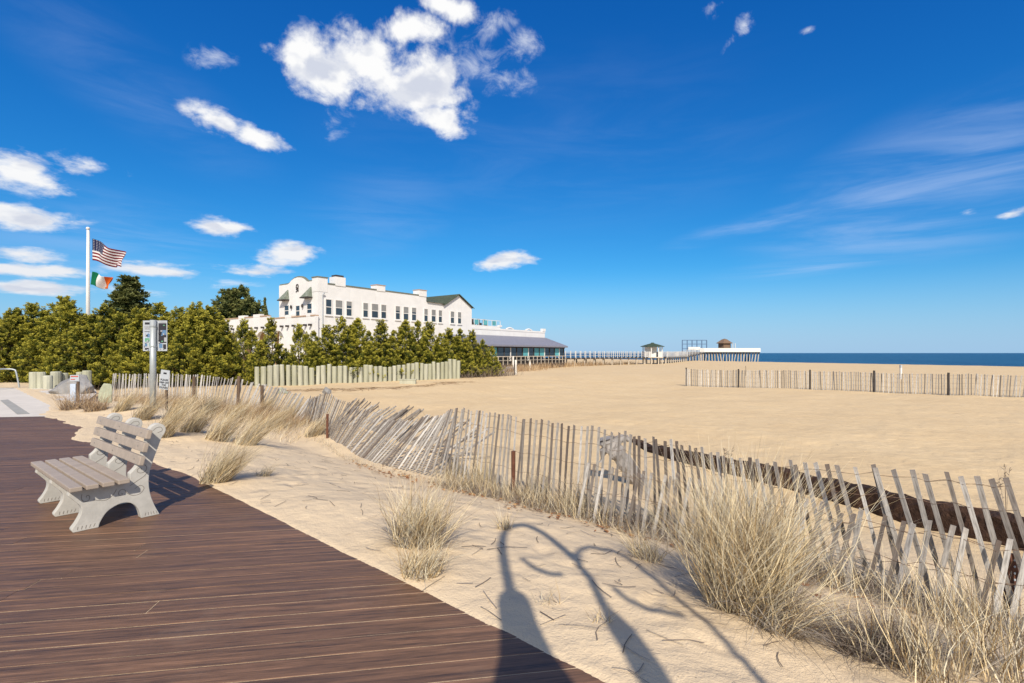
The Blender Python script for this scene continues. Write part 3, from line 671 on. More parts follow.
def blades(name, parts, mat, parent=None):
    Vs = []; Qs = []; b = 0
    for V, Q in parts: Vs.append(V); Qs.append(Q+b); b += len(V)
    V = np.concatenate(Vs)
    if parent is not None: V = V-np.array(parent.location)
    return np_mesh(name, V, 4, mat, parent=parent, quads=np.concatenate(Qs), smooth=True)
# ------------------------------------------------------------------ the white mission style house
def house():
    ux, uy = .589, .808
    root = empty('white_house', (-19.8, 51, -.3), math.atan2(uy, ux)); tag(root, 'large white stucco house with arcade, rows of dark windows and slate blue porch roof', 'building')
    Z = .3                                                            # heights below are above z=0
    def part(s, name, mats, par=root, **k):
        o = s.build(name, mats, par, **k)
        o.location.z = Z if par is root else 0
        return o
    # walls ------------------------------------------------ long wing
    s = MB(); s.box(0,0,-.8,15.2,7.3,8.85); s.box(15.2,.0,-.8,18.4,7.3,8.2)
    s.prism([(18.4,-.8),(24,-.8),(24,8.05),(21.15,9.62),(18.4,8.15)], Matrix.Identity(4), 0, 8)
    wall = part(s, 'wall', M['stucco'])
    # corner tower and mission gable
    s = MB(); s.box(-.03,-.03,8.0,1.1,1.0,9.45)
    prof = [(1.0,-.8),(7.4,-.8),(7.4,9.15),(5.7,9.15),(5.35,9.25),(4.95,9.5),(4.4,9.68),(3.75,9.75),(3.1,9.68),(2.55,9.5),(2.15,9.25),(1.8,9.12),(1.0,9.12)]
    s.prism(prof, Matrix.Rotation(R(90), 4, 'Z') @ Matrix.Translation((0,0,0)), -.35, .012); part(s, 'gable_wall', M['stucco'])
    # coping
    s = MB(); s.box(1.12,-.06,8.85,15.2,.30,8.98); s.box(-.09,-.09,9.45,1.16,1.06,9.55)
    for (a, za), (b, zb) in zip(prof[2:-1], prof[3:]):
        s.tube([(-.02+.2, a, za+.03), (.18, b, zb+.03)], .15, 6)
    part(s, 'coping', M['coping'])
    # chimneys and parapet blocks
    for x0, x1, z1, cap in ((2.0,3.25,9.75,1),(7.4,8.6,9.45,0),(13.9,15.2,9.55,0)):
        s = MB(); s.box(x0,-.07,8.8,x1,1.0,z1); c = part(s, 'chimney', M['stucco'])
        s = MB()
        if cap: s.box(x0+.15,.05,z1,x1-.15,.85,z1+.22); s.build('chimney_cap', M['dark'], c)
        else: s.box(x0-.05,-.12,z1,x1+.05,1.05,z1+.08); s.build('chimney_cap', M['coping_tan'], c)
    # green tiled roofs behind
    s = MB(); s.face([(15.2,-.25,8.2),(18.6,-.25,8.15),(19.4,4.5,9.5),(15.2,4.5,9.5)]); s.face([(18.1,-.3,8.0),(21.15,-.3,9.72),(21.15,8,9.72),(18.1,8,8.0)])
    s.face([(24.25,-.3,8.0),(24.25,8,8.0),(21.15,8,9.72),(21.15,-.3,9.72)]); s.face([(18.1,-.3,8.0),(18.1,-.3,7.88),(21.15,-.3,9.6),(21.15,-.3,9.72)]); s.face([(24.25,-.3,8.0),(21.15,-.3,9.72),(21.15,-.3,9.6),(24.25,-.3,7.88)])
    part(s, 'tiled_roof', M['tile_green'])
    # windows on the long side: frame, sill, glass, blind
    def win(x0, x1, z0, z1, par=root, blind=.45, side='S'):
        T = Matrix.Identity(4) if side == 'S' else Matrix.Rotation(R(-90), 4, 'Z')
        zo = Z
        f = MB()
        def bx(m, a0, a1, y0, y1, zz0, zz1):
            if side == 'S': m.box(a0, y0, zz0, a1, y1, zz1)
            else: m.box(y0, a0, zz0, y1, a1, zz1)
        w = .09; bx(f, x0-w, x0, -.06, .0, z0-w, z1+w); bx(f, x1, x1+w, -.06, 0, z0-w, z1+w); bx(f, x0, x1, -.06, 0, z1, z1+w); bx(f, x0, x1, -.06, 0, z0-w, z0)
        zm = (z0+z1)/2; bx(f, x0, x1, -.045, -.004, zm-.035, zm+.035)
        fo = f.build('window', M['white'], root); fo.location.z = Z
        g = MB(); bx(g, x0, x1, -.022, -.004, z0, zm-.035); bx(g, x0, x1, -.030, -.004, zm+.035, z1); g.build('glass', M['glass'], fo)
        if blind: b = MB(); bx(b, x0+.03, x1-.03, -.036, -.031, z1-(z1-z0)*blind, z1); b.build('blind', M['blind'], fo)
        l = MB(); bx(l, x0-.15, x1+.15, -.13, -.0, z0-w-.09, z0-w-.002); l.build('sill', M['stucco'], fo)
    def tx(px): r = (px-512)/500; return (51*r+19.8)/(.589-.808*r)
    for a, b, bl in ((325.6,331.4,.0),(335.4,342.2,.5),(346.2,351.6,.3),(363,367.8,.5),(371.5,378,.5),(381,386,.5),(395.4,399.8,.35),(403.3,408.3,.5),(411.6,416,.35),(424,427.6,.5),(431.3,435.5,.5),(438.4,441.8,.5),(450.4,454,.5),(457.6,461,.5)):
        win(tx(a)+.02, tx(b)-.02, 5.72, 7.25, blind=bl)
    def ty(px): r = (px-512)/500; return -(19.8+51*r)/(.808+.589*r)
    for c, w, z0, z1 in ((5.8,.62,5.75,6.85),(3.62,.5,5.65,6.7),(1.45,.62,5.65,6.8)): win(c-w/2-.1, c+w/2+.1, z0, z1, blind=0, side='W')
    # little tiled hoods on brackets
    for c in (6.0, 1.62):
        s = MB(); M4 = Matrix.Identity(4)
        s.face([(-.02,c-.5,8.55),(-.02,c-.3,8.55),(-.6,c+.65,7.5),(-.6,c-.65,7.5)]); s.face([(-.02,c-.5,8.55),(-.6,c-.65,7.5),(-.02,c-.65,7.5)]); s.face([(-.02,c-.3,8.55),(-.02,c+.65,7.5),(-.6,c+.65,7.5)])
        h = part(s, 'window_hood', M['hood']); s = MB(); s.box(-.64,c-.7,7.38,-.02,c+.7,7.49); s.build('hood_beam', M['dark'], h)
    # crest with scrolls
    s = MB(); cz = 8.55
    s.tube([(-.06,3.7+math.cos(t)*.18,cz+.25+math.sin(t)*.2) for t in np.linspace(0,6.28,14)], .05, 6); s.tube([(-.06,3.5,cz-.3),(-.06,3.9,cz-.05),(-.06,3.5,cz+.05)], .06, 6); s.tube([(-.06,3.95,cz-.35),(-.06,3.5,cz-.15),(-.06,3.95,cz+.15)], .05, 6); part(s, 'crest', M['dark'])
    for c in (4.75,2.6):
        s = MB(); s.lathe([(.06,0),(.11,.1),(.11,.3),(.03,.4)], (-.16,c,6.45), 8); part(s, 'wall_lantern', M['dark'])
    s = MB(); s.tube([(.5,-.07,7.6),(.5,-.07,3.0)], .05, 6); s.tube([(.5,-.07,7.6),(.6,-.25,7.9)], .07, 6); part(s, 'downpipe', M['whiteflat'])
    # arcade wing ------------------------------------------------
    X = -.55
    def arch_wall(y0, y1, ztop, arches, zb=-.8):
        s = MB(); ys = y0
        def wq(a, b, za, zbb): s.box(X, a, za, X+.4, b, zbb)
        for c, w, zt in arches:
            r = w/2; wq(ys, c-r, zb, ztop); n = 12; pts = [(c+r*math.cos(math.pi*(1-k/n)), (zt-r)+r*math.sin(math.pi*(1-k/n))) for k in range(n+1)]
            for (a, za), (b, zbb) in zip(pts[:-1], pts[1:]):
                q = [(a,za),(b,zbb),(b,ztop),(a,ztop)]
                s.prism([(p, z) for p, z in q], Matrix(((0,1,0,0),(1,0,0,0),(0,0,1,0),(0,0,0,1))), X, X+.4)
            ys = c+r
        wq(ys, y1, zb, ztop); return s
    s = arch_wall(-.3, 19.2, 5.45, [(2.05,1.9,4.15),(6.7,2.6,4.15),(10.2,2.4,4.15),(13.6,2.4,4.15),(17,2.4,4.15)])
    s.box(X,8.9,5.45,X+.4,19.2,5.8); s.box(X+.4,18.8,-.8,7,19.2,5.8); s.box(.4,7.5,4.6,7,18.8,4.75)
    part(s, 'arcade_wall', M['stucco'])
    s = MB(); s.box(1.6,7.45,-.8,1.7,18.8,4.6); s.box(.052,1.0,-.8,.1,7.4,4.4); s.face([(X+.4,-.3,4.5),(X+.4,7.4,4.5),(.0,7.4,4.5),(.0,-.3,4.5)]); part(s, 'arcade_back_wall', M['tan'])
    s = MB()
    for y0, y1, z in ((-.3,.4,5.45),(1.2,3.9,5.45),(5.2,8.9,5.45),(8.9,10.4,5.8),(12,14,5.8),(15.5,19.2,5.8)): s.box(X-.06,y0,z,X+.46,y1,z+.12)
    s2 = MB()
    for y0, y1, z in ((.4,1.2,5.45),(3.9,5.2,5.45),(10.4,12,5.8),(14,15.5,5.8)): s2.box(X-.02,y0,z,X+.42,y1,z+.32)
    part(s, 'parapet_coping', M['coping_tan']); part(s2, 'merlon', M['stucco'])
    for y in (.25,1.15,2.1,3.3,4.5,5.6,7.0,8.3,9.6,11,12.4,13.8,15.2,16.6,18):
        s = MB(); s.box(X-.35,y-.09,4.45,X+.0,y+.09,4.66); part(s, 'viga', M['dark'])
    # low east wing with porch ------------------------------------------------
    s = MB(); s.box(24.004,.5,-.8,44,9,5.15); s.box(24.004,.45,5.15,44,.7,5.42); s.box(24.004,.5,5.15,31.3,9,5.75)
    for x in (33.8,39.1): s.tube([(x-1.0,.57,5.4),(x-.5,.57,5.58),(x,.57,5.66),(x+.5,.57,5.58),(x+1.0,.57,5.4)], .13, 6)
    s.box(43.2,.40,5.42,44.1,.9,5.9); s.box(31.0,.42,5.7,31.6,.9,5.95); part(s, 'low_wing_wall', M['stucco'])
    s = MB(); e = -3.9
    s.face([(19,.45,4.35),(44.2,.45,4.35),(44.3,e,2.85),(19,e,2.85)]); s.face([(44.2,.45,4.35),(44.2,5,4.35),(46.0,5,2.85),(46.0,e+2.0,2.85),(44.3,e,2.85)])
    s.face([(19,e,2.85),(44.3,e,2.85),(44.3,e,2.62),(19,e,2.62)]); s.face([(44.3,e,2.85),(46.0,e+2,2.85),(46.0,e+2,2.62),(44.3,e,2.62)]); s.face([(46.0,e+2,2.85),(46.0,5,2.85),(46.0,5,2.62),(46.0,e+2,2.62)])
    s.face([(19,.45,4.2),(19,e,2.62),(44.3,e,2.62),(46.0,e+2,2.62),(46.0,5,2.62),(44.2,5,4.2),(44.2,.45,4.2)][::-1]); part(s, 'porch_roof', M['awning'])
    s = MB(); s.box(19,-3.2,-.8,44.4,.45,.55); s.box(19,-3.25,2.45,44.4,-3.05,2.62); part(s, 'porch_base', M['dark'])
    for i in range(17):
        x = 19.6+i*1.53; s = MB(); s.box(x,-3.25,.55,x+.16,-3.05,2.45); part(s, 'porch_post', M['white' if i % 3 == 0 else 'dark'])
        if i < 16:
            s = MB(); s.box(x+.16,-3.18,1.25,x+1.53,-3.12,2.45); gl = part(s, 'porch_window', M['glass_c' if i in (3,8,10,11,14) else 'glass'])
    s = MB(); s.box(19,-3.5,1.15,44.3,-3.42,1.25); s.box(19,-3.5,.62,44.3,-3.42,.68)
    for i in range(24): s.box(19+i*1.1,-3.5,.0,19.08+i*1.1,-3.42,1.15)
    part(s, 'porch_railing', M['pile'])
    # roof terrace railing
    s = MB(); s.box(24.1,.5,6.55,31.3,.56,6.62)
    for i in range(8): s.box(24.1+i*1.02,.5,5.75,24.16+i*1.02,.56,6.55)
    part(s, 'terrace_railing', M['white'])
    s = MB()
    for i in (1,3,5): s.box(24.2+i*1.02,.52,5.85,25.1+i*1.02,.54,6.5)
    part(s, 'railing_panel', M['glass_c'])
    for i, x in enumerate((24.9,25.9,27.3,28.6)):
        s = MB(); s.box(x-.25,1.1,5.75,x+.25,1.6,6.15); s.box(x-.25,1.5,6.15,x+.25,1.6,6.75)
        c = s.build('terrace_chair', M['dark']); c.matrix_world = Matrix.Translation(root.location+Vector((0,0,Z))) @ Matrix.Rotation(root.rotation_euler.z, 4, 'Z')
        tag(c, 'dark chair on the roof terrace, %s from the left' % ORD[i], 'chair', 'dark chairs on the roof terrace')
house()

# ------------------------------------------------------------------ pier
def local(root, s, name, mat, **k):
    o = s.build(name, mat, root, **k); return o
def lerp2(a, b, t): return a+(b-a)*t
def walkway():
    a = Vector((6.6, 88, 0)); b = Vector((33.5, 112, 0)); c = Vector((46.5, 136, 0)); e = Vector((55.5, 148, 0))
    root = empty('pier_walkway', (a.x, a.y, -.7)); tag(root, 'long low wooden walkway with white railing posts leading out to the pier', 'pier')
    O = Vector((a.x, a.y, -.7)); segs = [(a, b, .85, .85), (b, c, .85, .85), (c, e, .95, 1.95)]; deck = MB(); rail = MB()
    for p, q, z0, z1 in segs:
        d = (q-p).normalized(); n = Vector((d.y, -d.x, 0)); L = (q-p).length; P = p-O; Q = q-O; off = .7; w = 1.3
        pts = [P-n*w, Q-n*w, Q+n*w, P+n*w]; zz = [z0, z1, z1, z0]
        top = [Vector((v.x, v.y, z+off)) for v, z in zip(pts, [z0, z1, z1, z0])]; bot = [v-Vector((0,0,.28)) for v in top]
        deck.face(top); deck.face(bot[::-1])
        for i in range(4): j = (i+1) % 4; deck.face([bot[i], bot[j], top[j], top[i]])
        for sd in (-1, 1):
            u0 = P+n*w*.97*sd; u1 = Q+n*w*.97*sd
            for hh in (.35,.7,1.0): rail.tube([(u0.x,u0.y,z0+off+hh),(u1.x,u1.y,z1+off+hh)], .028, 4)
        N = int(L/1.35)
        for i in range(N+1):
            t = i/N; z = lerp2(z0, z1, t)+off
            for sd in (-1, 1):
                v = P.lerp(Q, t)+n*w*.99*sd; s = MB(); s.box(v.x-.055,v.y-.055,z-.2,v.x+.055,v.y+.055,z+1.22); local(root, s, 'railing_post', M['railgrey'])
            if i % 2 == 0:
                for sd in (-1, 1):
                    s = MB(); v = P.lerp(Q, t)+n*w*.75*sd; s.tube([(v.x,v.y,-1.2),(v.x,v.y,z-.28)], .13, 6); local(root, s, 'pile', M['pile'])
    local(root, deck, 'deck', M['dark']); local(root, rail, 'railing', M['pile'])  # deck colour set dark to carry the shade beneath the walkway
walkway()
def pier_head():
    O = Vector((65, 152, -1)); root = empty('pier', O); tag(root, 'raised pier end on crowded slanting timber piles', 'pier')
    s = MB(); x0, x1 = 56.2-65, 74.2-65; s.box(x0,-2.5,2.75,x1,9,3.05); local(root, s, 'deck', M['dark'])
    s = MB(); s.box(x0,-2.62,3.0,x1,-2.5,4.15); s.box(x1,-2.5,3.0,x1+.12,9,4.15); s.box(x0-3.5,-2.6,3.6,x0-.02,-2.5,4.5); local(root, s, 'parapet', M['white'])
    r = random.Random(4)
    for i in range(21):
        x = lerp2(x0+.3, x1-.3, i/20)
        for row in (-2.0, 4.0):
            l = r.uniform(-.9, .9) if r.random() < .6 else 0
            s = MB(); s.tube([(x+l, row, -3.5), (x-l*.2, row, 2.75)], r.uniform(.12,.17), 6); local(root, s, 'pile', M['pile' if row < 0 else 'dark'])
    s = MB()
    for y in (-2.15, 1.35): s.box(x0,y,2.35,x1,y+.12,2.6)
    local(root, s, 'cross_beam', M['dark'])
pier_head()
def gazebo():
    p = at(652.5, 108); root = empty('gazebo', (p.x, p.y, .85)); tag(root, 'white gazebo with dark green hipped roof beside the pier walkway', 'gazebo')
    s = MB(); s.lathe([(2.6,2.2),(2.6,2.3),(1.2,2.72),(.35,2.95),(.3,3.1)], n=8); s.build('roof', M['greenroof'], root)
    for k in range(8):
        a = k/8*6.283+.39; s = MB(); s.tube([(math.cos(a)*2,math.sin(a)*2,0),(math.cos(a)*2,math.sin(a)*2,2.15)], .11, 6); s.build('column', M['white'], root)
    s = MB()
    for k in range(8):
        a = k/8*6.283+.39; b = a+.785
        if k == 5: continue
        s.prism([(0,.0),(1.53,.0),(1.53,1.15),(0,1.15)], Matrix.Translation((math.cos(a)*2,math.sin(a)*2,0)) @ Matrix.Rotation(math.atan2(math.sin(b)-math.sin(a), math.cos(b)-math.cos(a)), 4, 'Z'), -.04, .04)
    s.build('parapet', M['white'], root)
    s = MB(); s.box(-1.5,-.8,0,.75,1.0,2.15); s.build('booth', M['white'], root)
    s = MB(); s.lathe([(2.4,-.2),(2.4,0)], n=8); s.build('floor', M['pile'], root)
    s = MB()
    for k in range(8): a = k/8*6.283+.39; s.tube([(math.cos(a)*2,math.sin(a)*2,-2.2),(math.cos(a)*2,math.sin(a)*2,-.2)], .13, 6)
    s.build('foundation_pile', M['pile'], root)
gazebo()
def hut():
    p = Vector((64.6, 152, 2.05)); root = empty('pier_hut', p); tag(root, 'brown shingled hut with pyramid roof on the pier end', 'hut')
    s = MB(); s.lathe([(1.9,0),(1.9,2.7)], n=6); s.build('wall', M['brown'], root)
    s = MB(); s.lathe([(2.5,2.55),(2.5,2.68),(.9,3.75),(.1,4.0)], n=6); s.build('roof', M['brown'], root)
    for x in (2.0,2.75): s = MB(); s.box(x-.07,-1.2,0,x+.07,-1.06,2.6); s.build('post', M['white'], root)
hut()
def frame():
    root = empty('lattice_frame', (54.5, 150, 2)); tag(root, 'open blue grey pole framework standing on the pier ramp', 'frame')
    xs = np.linspace(-3.4, 3.9, 6)
    for x in xs: s = MB(); s.tube([(x,0,-1.6),(x,0,3.6)], .14, 6); s.build('upright', M['bluemetal'], root)
    for z in (3.55,2.4,1.0): s = MB(); s.tube([(xs[0],0,z),(xs[-1],0,z)], .11, 6); s.build('crossbar', M['bluemetal'], root)
frame()
# ------------------------------------------------------------------ flagpole and flags
FD = 34.0
fp = at(88, FD); root = empty('flagpole', (fp.x, fp.y, fp.z)); tag(root, 'tall white flagpole rising out of the hedge', 'flagpole')
zt = CH-(230-HZ)/F*FD-fp.z; s = MB(); s.tube([(0,0,-.2),(0,0,zt*.6),(0,0,zt)], [.13,.11,.075], 12); s.build('pole', M['white'], root, smooth=True)
s = MB(); s.lathe([(.03,zt),(.10,zt+.04),(.12,zt+.11),(.08,zt+.19),(.01,zt+.21)], n=12); s.build('finial', M['white'], root, smooth=True)
s = MB(); s.tube([(.13,-.02,.8),(.13,-.02,zt-.1)], .012, 5); s.build('halyard', M['whiteflat'], root)
def flag(corners, wave, name, label, builder):
    nx, ny = 44, 24; V = []; UV = []
    (a, b, c, d) = [Vector(((px-CX)/F*FD, FD, CH-(py-HZ)/F*FD)) for px, py in corners]      # hoist top, hoist bottom, fly bottom, fly top
    for i in range(nx+1):
        u = i/nx
        for j in range(ny+1):
            v = j/ny; p = (a.lerp(d, u)).lerp(b.lerp(c, u), v); w = wave*u**.6
            p = p+Vector((0, math.sin(u*9+v*2.4)*w*1.3+math.sin(u*17-v*3)*w*.35, math.sin(u*8+.6)*w*.5)); V.append(p); UV.append((u, 1-v))
    s = MB(); s.v = [tuple(p-a) for p in V]; n = ny+1
    for i in range(nx):
        for j in range(ny): s.f.append((i*n+j, i*n+j+1, (i+1)*n+j+1, (i+1)*n+j)); s.m.append(0)
    m, nt = newmat(name+'_cloth', .8, .15); t = nt.n.new('ShaderNodeTexCoord'); sp = nt.n.new('ShaderNodeSeparateXYZ'); nt.l.new(t.outputs['UV'], sp.inputs[0]); c = builder(nt, sp.outputs[0], sp.outputs[1])
    nt.l.new(c, nt.b.inputs['Base Color']); tr = nt.n.new('ShaderNodeBsdfTranslucent'); nt.l.new(c, tr.inputs[0]); mx = nt.n.new('ShaderNodeMixShader'); mx.inputs[0].default_value = .3
    nt.l.new(nt.b.outputs[0], mx.inputs[1]); nt.l.new(tr.outputs[0], mx.inputs[2]); nt.l.new(mx.outputs[0], nt.n['Material Output'].inputs[0])
    o = s.build(name, m, smooth=True, loc=a); uv = o.data.uv_layers.new(name='UVMap')
    for l in o.data.loops: uv.data[l.index].uv = UV[l.vertex_index]
    sol = o.modifiers.new('thickness', 'SOLIDIFY'); sol.thickness = .006
    tag(o, label, 'flag')
def usa(nt, u, v):
    st = nt.math('LESS_THAN', nt.math('FRACT', nt.math('MULTIPLY', v, 6.5)), .5)          # 13 stripes, dark at both edges
    c = nt.mix(st, (.74,.73,.74), (.20,.018,.03)); can = nt.math('MULTIPLY', nt.math('LESS_THAN', u, .40), nt.math('GREATER_THAN', v, 6/13))
    gx = nt.math('SUBTRACT', nt.math('FRACT', nt.math('MULTIPLY', u, 15)), .5); gy = nt.math('SUBTRACT', nt.math('FRACT', nt.math('MULTIPLY', v, 13)), .5)
    r = nt.math('SQRT', nt.math('ADD', nt.math('MULTIPLY', gx, gx), nt.math('MULTIPLY', gy, gy)))
    cc = nt.mix(nt.math('LESS_THAN', r, .27), (.018,.026,.09), (.32,.32,.37)); return nt.mix(can, c, cc)
def irl(nt, u, v):
    c = nt.mix(nt.math('GREATER_THAN', u, .345), (.008,.16,.075), (.78,.77,.75)); return nt.mix(nt.math('GREATER_THAN', u, .66), c, (.62,.14,.025))
flag([(92.4,238.5),(92.4,260.2),(124.0,269),(125.5,254)], .26, 'striped_flag', 'dark striped stars and stripes flag flying from the top of the white pole', usa)
flag([(92.2,271.5),(90.6,284.5),(110,290.5),(112,279)], .2, 'tricolour_flag', 'green white and orange tricolour flying below the striped one', irl)

# ------------------------------------------------------------------ sign on the galvanised pole
p = at(153, 15.0); root = empty('notice_sign', p); tag(root, 'tall galvanised pole with a large picture notice board at its top', 'sign')
zt = CH-(320-HZ)/F*15-p.z; s = MB(); s.tube([(0,0,-.2),(0,0,zt)], .082, 14); s.build('pole', M['galv'], root, smooth=True)
zb = CH-(351-HZ)/F*15-p.z; sb = MB(); y = .092; sb.box(-.37,y,zb,.36,y+.012,zt-.01); sg = sb.build('sign_board', M['whiteflat'], root, bevel=.003)
h = zt-zb
def blk(mat, x0, z0, x1, z1, k=1): 
    b = MB(); b.box(x0,y-.004*k,zb+z0*h,x1,y-.001,zb+z1*h); b.build('notice_print', M[mat], sg)
blk('ink',-.31,.86,-.13,.93); blk('inkgrey',-.32,.70,-.11,.82); blk('ink',-.32,.615,-.11,.635); blk('inkgreen',-.31,.30,-.17,.42); blk('inkblue',-.24,.44,-.13,.56); blk('inkgrey',-.32,.45,-.26,.58)
blk('ink',-.31,.04,-.19,.10); blk('inkgreen',-.18,.14,-.12,.26); blk('inkblue',-.31,.15,-.24,.24)
blk('ink',.11,.72,.30,.90); blk('inkgrey',.12,.91,.32,.96); blk('inkblue',.20,.52,.33,.68); blk('ink',.11,.50,.18,.66); blk('ink',.14,.30,.26,.46); blk('inkgrey',.27,.30,.34,.44); blk('inkblue',.12,.10,.22,.24); blk('ink',.24,.06,.33,.22)
rd = random.Random(2)
blk('ink',.10,.26,.34,.90,.6); blk('paleblue',-.34,.28,-.10,.60,.6)
for q in range(26):
    xx = rd.uniform(-.34,-.13) if q % 2 else rd.uniform(.10,.30); z_ = rd.uniform(.03,.9); a_ = rd.uniform(.02,.06)
    blk(rd.choice(['ink','inkgrey','inkgrey','inkblue','inkgreen']) if q % 2 == 0 else rd.choice(['inkgrey','paleblue','inkgrey','ink']), xx, z_, xx+a_, z_+rd.uniform(.012,.06), 2+q*.2)
for zz in (.15,.8): s = MB(); s.lathe([(.095,-.02),(.095,.02)], (0,0,zb+zz*h), 14); s.build('clamp', M['galv'], root)
# smaller leaning sign with its lines of text
p = at(165, 14.5); root = empty('small_sign', p, R(-4)); tag(root, 'small white sign with black lettering on a short post beside the tall pole', 'sign')
z1 = CH-(370-HZ)/F*14.5-p.z; z0 = CH-(389.5-HZ)/F*14.5-p.z
s = MB(); T = Matrix.Translation((-.01,0,(z0+z1)/2)) @ Matrix.Rotation(R(7), 4, 'Y'); hh = (z1-z0)/2; s.box(-.135,-.012,-hh,.135,0,hh,T); sg = s.build('sign_board', M['whiteflat'], root, bevel=.003)
s = MB(); s.box(.0,.004,-.3,.05,.05,z1-.15); s.build('post', M['bark'], root)
for i, (txt, sz) in enumerate((('PLEASE', .075), ('KEEP OFF', .066), ('THE', .075), ('DUNES', .08))):
    cu = bpy.data.curves.new('lettering', 'FONT'); cu.body = txt; cu.size = sz; cu.align_x = 'CENTER'; cu.extrude = .0015; cu.offset = .002; cu.materials.append(M['ink'])
    t_ = bpy.data.objects.new('t', cu); COL.objects.link(t_); bpy.context.view_layer.update(); me = bpy.data.meshes.new_from_object(t_.evaluated_get(bpy.context.evaluated_depsgraph_get())); bpy.data.objects.remove(t_); o = link(me, 'lettering', sg); o.matrix_local = T @ Matrix.Translation((0,-.0145,-.03-i*.075)) @ Matrix.Rotation(R(90), 4, 'X')
s = MB(); s.box(-.05,-.014,hh-.12,.05,-.0125,hh-.07,T); s.build('sign_mark', M['ink'], sg)
# ------------------------------------------------------------------ boulders and stones
def rock(loc, size, seed, mat, label, rz=0, name='boulder', flatk=.5, cuts=()):
    bm = bmesh.new(); bmesh.ops.create_icosphere(bm, subdivisions=4, radius=1); rd = random.Random(seed)
    pl = [(Vector((rd.gauss(0,1), rd.gauss(0,1), rd.gauss(0,1)*.8)).normalized(), rd.uniform(.5, .85)) for _ in range(11)]+[(Vector(n).normalized(), k) for n, k in cuts]
    for v in bm.verts:
        for n, k in pl:
            d = v.co.dot(n)-k
            if d > 0: v.co -= n*d
        v.co += v.normal*(mnoise.fractal(v.co*1.8+Vector((seed,0,0)), 1, 2, 5)*.07)
        v.co = Vector((v.co.x*size[0], v.co.y*size[1], v.co.z*size[2]))
    me = bpy.data.meshes.new(name); bm.to_mesh(me); bm.free(); me.materials.append(M[mat]); o = link(me, name, None, loc); o.rotation_euler.z = rz; tag(o, label, 'rock'); return o
p = at(75, 21); rock((p.x, p.y, p.z+.36), (1.0,.75,.64), 3, 'rock', 'large angular grey boulder in front of the hedge, left of the picket fence', .2, cuts=(((-.75,-.4,.7),.5),((.6,-.5,.65),.62)))
p = at(106, 17); o = rock((p.x, p.y, p.z+.26), (.27,.16,.58), 9, 'gslab', 'pale greenish upright stone at the left end of the picket fence', .3, 'upright_stone', cuts=(((.15,0,1),.68),((-1,0,.1),.6),((1,0,-.05),.65)))
p = at(282, 24); rock((p.x, p.y, p.z+.08), (.3,.25,.22), 12, 'gslab', 'small greenish stone before the log bulkhead, left one of two', 1.0)
p = at(327, 24.5); rock((p.x, p.y, p.z+.10), (.24,.2,.26), 14, 'rock', 'small dark stone before the log bulkhead, right one of two', .4)
for i, (px, d, sx, lb) in enumerate(((500,62,1.1,'pale rock at the foot of the last juniper, nearest the beach'),(508,64,1.3,'long pale rock beside the porch under the slate roof'),(489,60,.8,'pale rock tucked under the last juniper'))):
    p = at(px, d); rock((p.x, p.y, p.z+.2), (sx,.6,.55), 20+i, 'rock', lb, i)
# blue-white box on a post
p = at(75, 17.5); root = empty('service_box', p); tag(root, 'pale blue panel and wooden post with a small red and white placard on top', 'service post')
s = MB(); s.box(-.13,-.05,.0,.06,.0,.62); s.build('panel', M['paleblue'], root, bevel=.004)
s = MB(); s.tube([(.10,0,-.2),(.11,0,.70)], .045, 8, wob=.2); s.build('post', M['bark'], root)
s = MB(); s.box(-.16,-.02,.72,.16,.0,.93); c = s.build('placard', M['whiteflat'], root)
s = MB(); s.box(-.13,-.024,.86,.13,-.021,.90); s.build('placard_stripe', M['inkred'], c)
s = MB(); s.box(-.13,-.024,.76,.02,-.021,.79); s.build('placard_text', M['inkred'], c)
# bicycle rack
def rack():
    a = gp(-27, 391); root = empty('bicycle_rack', a, R(8)); tag(root, 'galvanised tube bicycle rack at the left edge of the pavement', 'bicycle rack')
    for i, (x, y) in enumerate(((.0,.0),(-.1,1.3))):
        s = MB(); s.tube(catmull([(x+.0,y,-.05),(x+.12,y,.75),(x+.06,y,.88),(x-.2,y,.93),(x-2.2,y,.93)],5), .035, 8); s.build('hoop', M['galv'], root, smooth=True)
        s = MB(); s.tube(catmull([(x+.62,y+.5,-.05),(x+.48,y+.5,.75),(x+.36,y+.5,.90),(x+.1,y+.4,.93),(x-.2,y,.93)],5), .035, 8); s.build('hoop', M['galv'], root, smooth=True)
    s = MB(); s.tube([(-2.0,.3,.1),(.6,.4,.1)], .025, 8); s.build('floor_bar', M['galv'], root)
rack()
# posts out on the beach
def bpost(px, d, h, w, mat, label, name='marker_post', cap=None):
    p = at(px, d); root = empty(name, p); tag(root, label, 'post'); s = MB(); s.box(-w/2,-w/2,-.3,w/2,w/2,h); s.build('shaft', M[mat], root)
    s = MB(); c = cap or mat; s.box(-w*.55,-w*.55,h*.82,w*.55,w*.55,h+.02); s.build('top_band', M[c], root)
bpost(515.8, 44, 1.28, .14, 'white', 'white marker post standing alone on the sand right of the junipers')
p = at(514.6, 43.7); s = MB(); s.box(-.05,-.05,-.2,.05,.05,.95); tag(s.build('dark_stake', M['dark'], loc=p), 'short dark stake beside the near white marker post', 'post')
bpost(513.3, 68, 1.9, .16, 'white', 'farther white marker post before the porch')
bpost(530, 70, 1.3, .2, 'white', 'short pale post in the brush before the porch', cap='pile')
bpost(900.8, 45, 1.25, .13, 'white', 'pale marker post behind the beach fence at right', cap='whiteflat')
p = at(745.7, 52); s = MB(); s.tube([(0,0,-.2),(.02,0,.6),(-.01,0,1.0)], .02, 6); tag(s.build('thin_stake', M['dark'], loc=p), 'thin dark stake on the beach below the end of the pier', 'stake')
